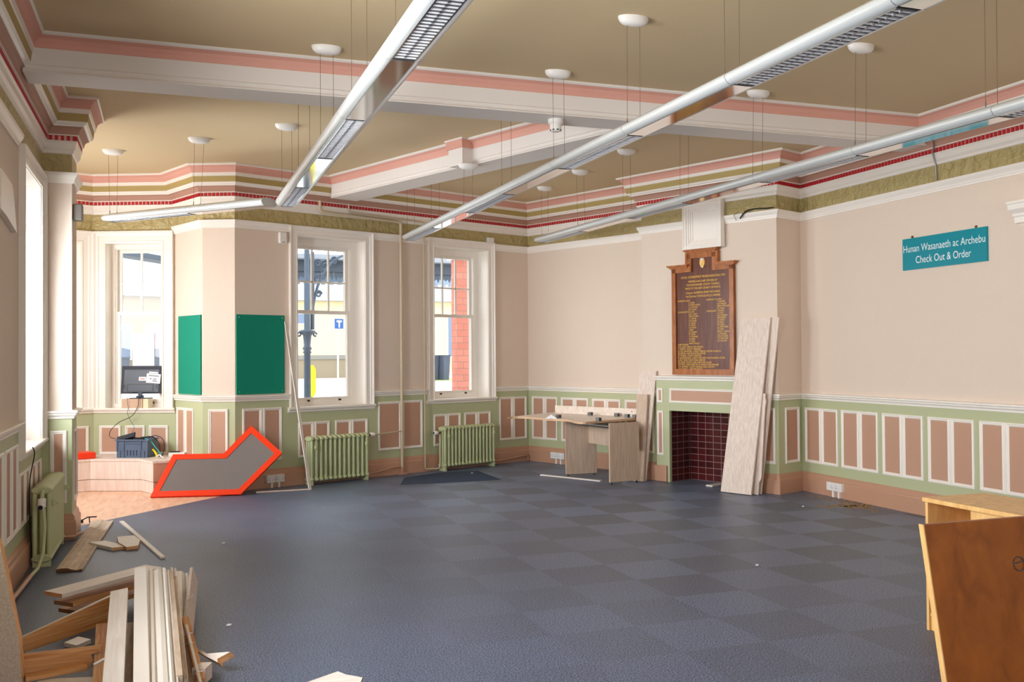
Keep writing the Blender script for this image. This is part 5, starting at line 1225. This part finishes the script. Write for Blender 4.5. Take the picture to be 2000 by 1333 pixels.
# iron column with bracket of the station canopy
cdist = 16.5; cc = dirp(600, cdist)
colm = thing('iron_column', 'dark cast iron canopy column outside the left far window', 'column', (cc.x, cc.y, -0.5))
zc_ = zat(600, 650, cdist); zb0 = -0.3
mb = MB(); mb.lathe([(0.13, zb0), (0.13, zb0 + 0.15), (0.09, zb0 + 0.2), (0.062, zb0 + 0.3), (0.055, zc_ - 0.35), (0.075, zc_ - 0.33), (0.055, zc_ - 0.30), (0.08, zc_ - 0.27), (0.055, zc_ - 0.22), (0.07, zc_ - 0.05), (0.13, zc_), (0.14, zc_ + 0.03), (0.05, zc_ + 0.05), (0.045, 3.35)], (cc.x, cc.y, 0), cast, 16); mb.build('shaft', colm)
mb = MB()
sdir = Vector((W.u.x, W.u.y, 0))
for sg in (-1, 1):
    c0 = Vector((cc.x, cc.y, zc_)) + sdir * 0.15 * sg
    mb.tube([c0 + sdir * (0.03 * math.cos(a) * sg) + Vector((0, 0, 0.03 * math.sin(a) - 0.03)) for a in [k * 0.6 for k in range(10)]], 0.015, cast, 6)
mb.build('capital', colm)
mb = MB()
b0_ = Vector((cc.x, cc.y, zc_ + 0.05)) + sdir * 0.10
mb.tube([b0_, b0_ + Vector((0, 0, 1.3))], 0.035, cast, 8)
arc = [b0_ + sdir * (0.75 * (1 - math.cos(a))) + Vector((0, 0, 0.15 + 1.15 * math.sin(a))) for a in [k * math.pi / 2 / 12 for k in range(13)]]
mb.tube(arc, 0.022, cast, 6)
for (cx_, cz_, r_) in ((0.12, 0.85, 0.09), (0.24, 1.08, 0.11), (0.12, 0.6, 0.06), (0.42, 1.18, 0.07), (0.10, 1.12, 0.07)):
    mb.tube([b0_ + sdir * (cx_ + r_ * math.cos(a) * (1 - a / 14)) + Vector((0, 0, cz_ + r_ * math.sin(a) * (1 - a / 14))) for a in [k * 0.45 for k in range(22)]], 0.016, cast, 5)
mb.build('bracket', colm)
# canopy edge with valance over the street side
canopy = thing('street_canopy', 'grey canopy roof with a pierced valance outside the far windows', 'canopy', (3, 17, 3))
e0 = dirp(400, 17.2); e1 = dirp(900, 18.2); fcn = Frame((e0.x, e0.y), (e1.x, e1.y))
zt0 = 3.02
mb = MB(); mb.box((-0.5, -4.0, zt0 + 0.18), (fcn.len + 0.5, 0.3, zt0 + 0.26), slate, fcn); mb.box((-0.5, 0.0, zt0 - 0.02), (fcn.len + 0.5, 0.06, zt0 + 0.2), cast, fcn); mb.build('roof', canopy)
mb = MB(); n = int(fcn.len / 0.22)
for k in range(n):
    u = k * 0.22; mb.prism([(u, 0), (u, -0.10), (u + 0.04, -0.17), (u + 0.07, -0.10), (u + 0.11, -0.14), (u + 0.15, -0.10), (u + 0.18, -0.17), (u + 0.21, -0.10), (u + 0.21, 0)], 0.0, 0.02, cast, lambda q: fcn.p(q.x, q.z, zt0 + q.y))
mb.build('valance', canopy)
e0 = dirp(560, 21.0); e1 = dirp(905, 22.0); fc2 = Frame((e0.x, e0.y), (e1.x, e1.y)); zf = 3.20
mb = MB(); mb.box((0, -2.5, zf + 0.22), (fc2.len, 0.1, zf + 0.28), slate, fc2); mb.box((0, 0, zf - 0.10), (fc2.len, 0.06, zf + 0.22), solid('blue_grey_fascia', rgb(128, 148, 172), 0.6), fc2)
for k in range(int(fc2.len / 0.18)): mb.box((k * 0.18, 0.0, zf - 0.16), (k * 0.18 + 0.09, 0.05, zf - 0.10), slate, fc2)
mb.build('far_fascia', canopy)
e2 = dirp(215, 15.0); e3 = dirp(400, 17.2); fe = Frame((e2.x, e2.y), (e3.x, e3.y))
mb = MB(); mb.box((0, -0.3, zat(270, 503, 15.6)), (fe.len, 0, zat(270, 492, 15.6)), cast, fe); mb.build('roof_edge', canopy)
for px in (905,):
    q = dirp(px, 17.4); mb = MB(); mb.tube([Vector((q.x, q.y, -0.28)), Vector((q.x, q.y, zt0 + 0.2))], 0.06, cast, 10); mb.build('post', canopy)
# buildings across the street
def building(name, label, px0, px1, dist, z1, m, windows=(), roof=True):
    a, b = dirp(px0, dist), dirp(px1, dist * 1.03); f = Frame((a.x, a.y), (b.x, b.y)); root = thing(name, label, 'building', a)
    mb = MB(); mb.box((0, -3.5, -0.5), (f.len, 0, z1), m, f); mb.build('wall', root)
    if roof:
        mb = MB(); mb.prism([(0.35, z1), (-1.75, z1 + 1.2), (-3.85, z1)], -0.3, f.len + 0.3, slate, lambda q: f.p(q.z, q.x, q.y)); mb.build('roof', root)
    for (u0, u1, za, zb) in windows:
        mb = MB(); mb.box((u0, 0.001, za), (u1, 0.05, zb), white_gloss, f); w_ = mb.build('window', root)
        mb = MB(); mb.box((u0 + .08, 0.05, za + .08), (u1 - .08, 0.055, zb - .08), solid('outside_pane', rgb(110, 126, 150), 0.2) if 'outside_pane' not in MATS else MATS['outside_pane'], f); mb.build('pane', w_)
    return f
building('cream_building', 'cream rendered building across the street seen through both far windows', 480, 925, 47, 4.15, cream_w, [(1.0, 1.9, 1.6, 3.4), (2.3, 2.75, 3.0, 3.6), (6.2, 7.2, 1.6, 3.2), (9.55, 10.35, 1.4, 3.6)])
building('stone_house', 'pale stone house across the street seen through the bay window', 60, 345, 48, 4.4, stone_m, [(0.8, 1.9, 1.6, 3.2), (3.6, 4.3, 1.4, 3.1)])
b_ = dirp(304, 47.7)
fdr = Frame(dirp(284, 47.7).xy, dirp(330, 47.9).xy); mb = MB(); mb.box((0, 0, 0.4), (fdr.len, 0.12, 3.1), solid('mauve_door', rgb(150, 120, 126), 0.6), fdr); tag(mb.build('garage_door'), 'mauve door of the house across the street, right side of the bay window', 'door')
a, b = dirp(440, 42), dirp(735, 43); fsw = Frame((a.x, a.y), (b.x, b.y))
mb = MB(); mb.box((0, -0.4, 0.3), (fsw.len, 0, 1.38), stone_m, fsw); mb.box((0, -0.45, 1.38), (fsw.len, 0.05, 1.56), solid('dark_coping', rgb(130, 126, 120)), fsw)
tag(mb.build('stone_wall'), 'low stone wall with dark coping across the street', 'wall')
yc = dirp(603, 15.9); mb = MB(); zz0 = zat(603, 780, 15.9); zz1 = zat(603, 715, 15.9)
mb.prism([(-0.10 * 1.0, zz0 + 0.08), (-0.06, zz0), (0.06, zz0), (0.10, zz0 + 0.08), (0.10, zz1 - 0.08), (0.06, zz1), (-0.06, zz1), (-0.10, zz1 - 0.08)], 0.10, 0.22, solid('yellow_cover', rgb(246, 226, 20), 0.4), lambda q: yc * (1 + (q.z + 0.75) / 15.9) + sdir * (q.x + 0.035) + Vector((0, 0, q.y)))
o = mb.build('yellow_bin'); tag(o, 'bright yellow rounded street bin behind the iron column', 'bin')
mb = MB(); mb.box((-0.03, -0.03, -0.28), (0.03, 0.03, zz0 + 0.1), cast, Matrix.Translation(yc * (1 + 0.9 / 15.9) + sdir * 0.035)); mb.build('post', o)
sp_ = dirp(660, 20.0); sgn_ = thing('street_sign', 'blue square street sign with a white T on a pale post outside', 'sign', (sp_.x, sp_.y, -0.5))
zs = zat(659, 633, 20.0)
mb = MB(); mb.tube([Vector((sp_.x, sp_.y, -0.15)), Vector((sp_.x, sp_.y, zs + 0.10))], 0.018, white_plastic, 8); mb.build('post', sgn_)
fs = Frame((sp_.x - sdir.x * .10, sp_.y - sdir.y * .10), (sp_.x + sdir.x * .10, sp_.y + sdir.y * .10))
mb = MB(); mb.box((0, 0.035, zs - 0.10), (0.20, 0.05, zs + 0.10), solid('sign_blue', rgb(40, 110, 200), 0.4), fs); pl_ = mb.build('plate', sgn_)
mb = MB(); mb.prism([(0.04, 0.03), (0.16, 0.03), (0.16, 0.07), (0.04, 0.07)], 0.0505, 0.054, paper, lambda q: fs.p(q.x, q.z, zs + q.y)); mb.prism([(0.08, 0.03), (0.12, 0.03), (0.115, -0.08), (0.085, -0.08)], 0.0505, 0.054, paper, lambda q: fs.p(q.x, q.z, zs + q.y)); mb.build('symbol', pl_)
# brick pier close outside the right window
a, b = at(894, 700, 0), None
pd = 15.2; a = dirp(893, pd); b = dirp(921, pd + 0.15); fb = Frame((a.x, a.y), (b.x, b.y))
mb = MB(); L = fb.len; hgt = 3.50
mb.face([fb.p(0, 0, -0.5), fb.p(L, 0, -0.5), fb.p(L, 0, -0.5 + hgt), fb.p(0, 0, -0.5 + hgt)], brick_m, uv=[(0, 0), (L, 0), (L, hgt), (0, hgt)])
for (p_, q_2) in (((L, 0), (L, -0.16)), ((0, -0.16), (0, 0)), ((L, -0.16), (0, -0.16))):
    mb.face([fb.p(p_[0], p_[1], -0.5), fb.p(q_2[0], q_2[1], -0.5), fb.p(q_2[0], q_2[1], -0.5 + hgt), fb.p(p_[0], p_[1], -0.5 + hgt)], brick_m, uv=[(0, 0), (0.5, 0), (0.5, hgt), (0, hgt)])
bp_ = mb.build('brick_pier'); tag(bp_, 'red brick pier just outside the right far window', 'pier')
mb = MB(); mb.box((-0.06, -0.2, -0.5 + hgt - 0.0), (L + 0.06, 0.06, -0.5 + hgt + 0.10), white_gloss, fb); mb.build('string_course', bp_)
for k, (px, lb_) in enumerate(((851, 'left one of the two dark wheelie bins outside the right window'), (873, 'right one of the two dark wheelie bins outside the right window'), (245, 'dark wheelie bin outside, left of the paper notice'), (312, 'blue-grey wheelie bin outside, right of the paper notice'))):
    dd = 40.0; c = dirp(px, dd); g0 = -0.30 + (dd - 14) * GS; hh = 0.98 if k < 3 else 1.3; w2_ = 0.17
    fbn = Frame((c.x - sdir.x * w2_, c.y - sdir.y * w2_), (c.x + sdir.x * w2_, c.y + sdir.y * w2_)); mb = MB(); w_ = 2 * w2_
    bm = solid('bin_plastic', rgb(66, 74, 90), 0.5) if k == 0 else MATS['bin_plastic']
    mb.grid([[fbn.p(0.03, -0.05, g0), fbn.p(w_ - .03, -0.05, g0), fbn.p(w_ - .03, -0.5, g0), fbn.p(0.03, -0.5, g0)], [fbn.p(0.0, 0.0, g0 + hh), fbn.p(w_, 0.0, g0 + hh), fbn.p(w_, -0.55, g0 + hh), fbn.p(0, -0.55, g0 + hh)]], bm, False, True)
    mb.face([fbn.p(0.03, -0.05, g0), fbn.p(w_ - .03, -0.05, g0), fbn.p(w_ - .03, -0.5, g0), fbn.p(0.03, -0.5, g0)], bm)
    bn = mb.build('wheelie_bin'); tag(bn, lb_, 'bin')
    mb = MB(); mb.box((-0.01, -0.58, g0 + hh), (w_ + 0.01, 0.03, g0 + hh + 0.06), bm, fbn); mb.build('lid', bn)
clean_up()
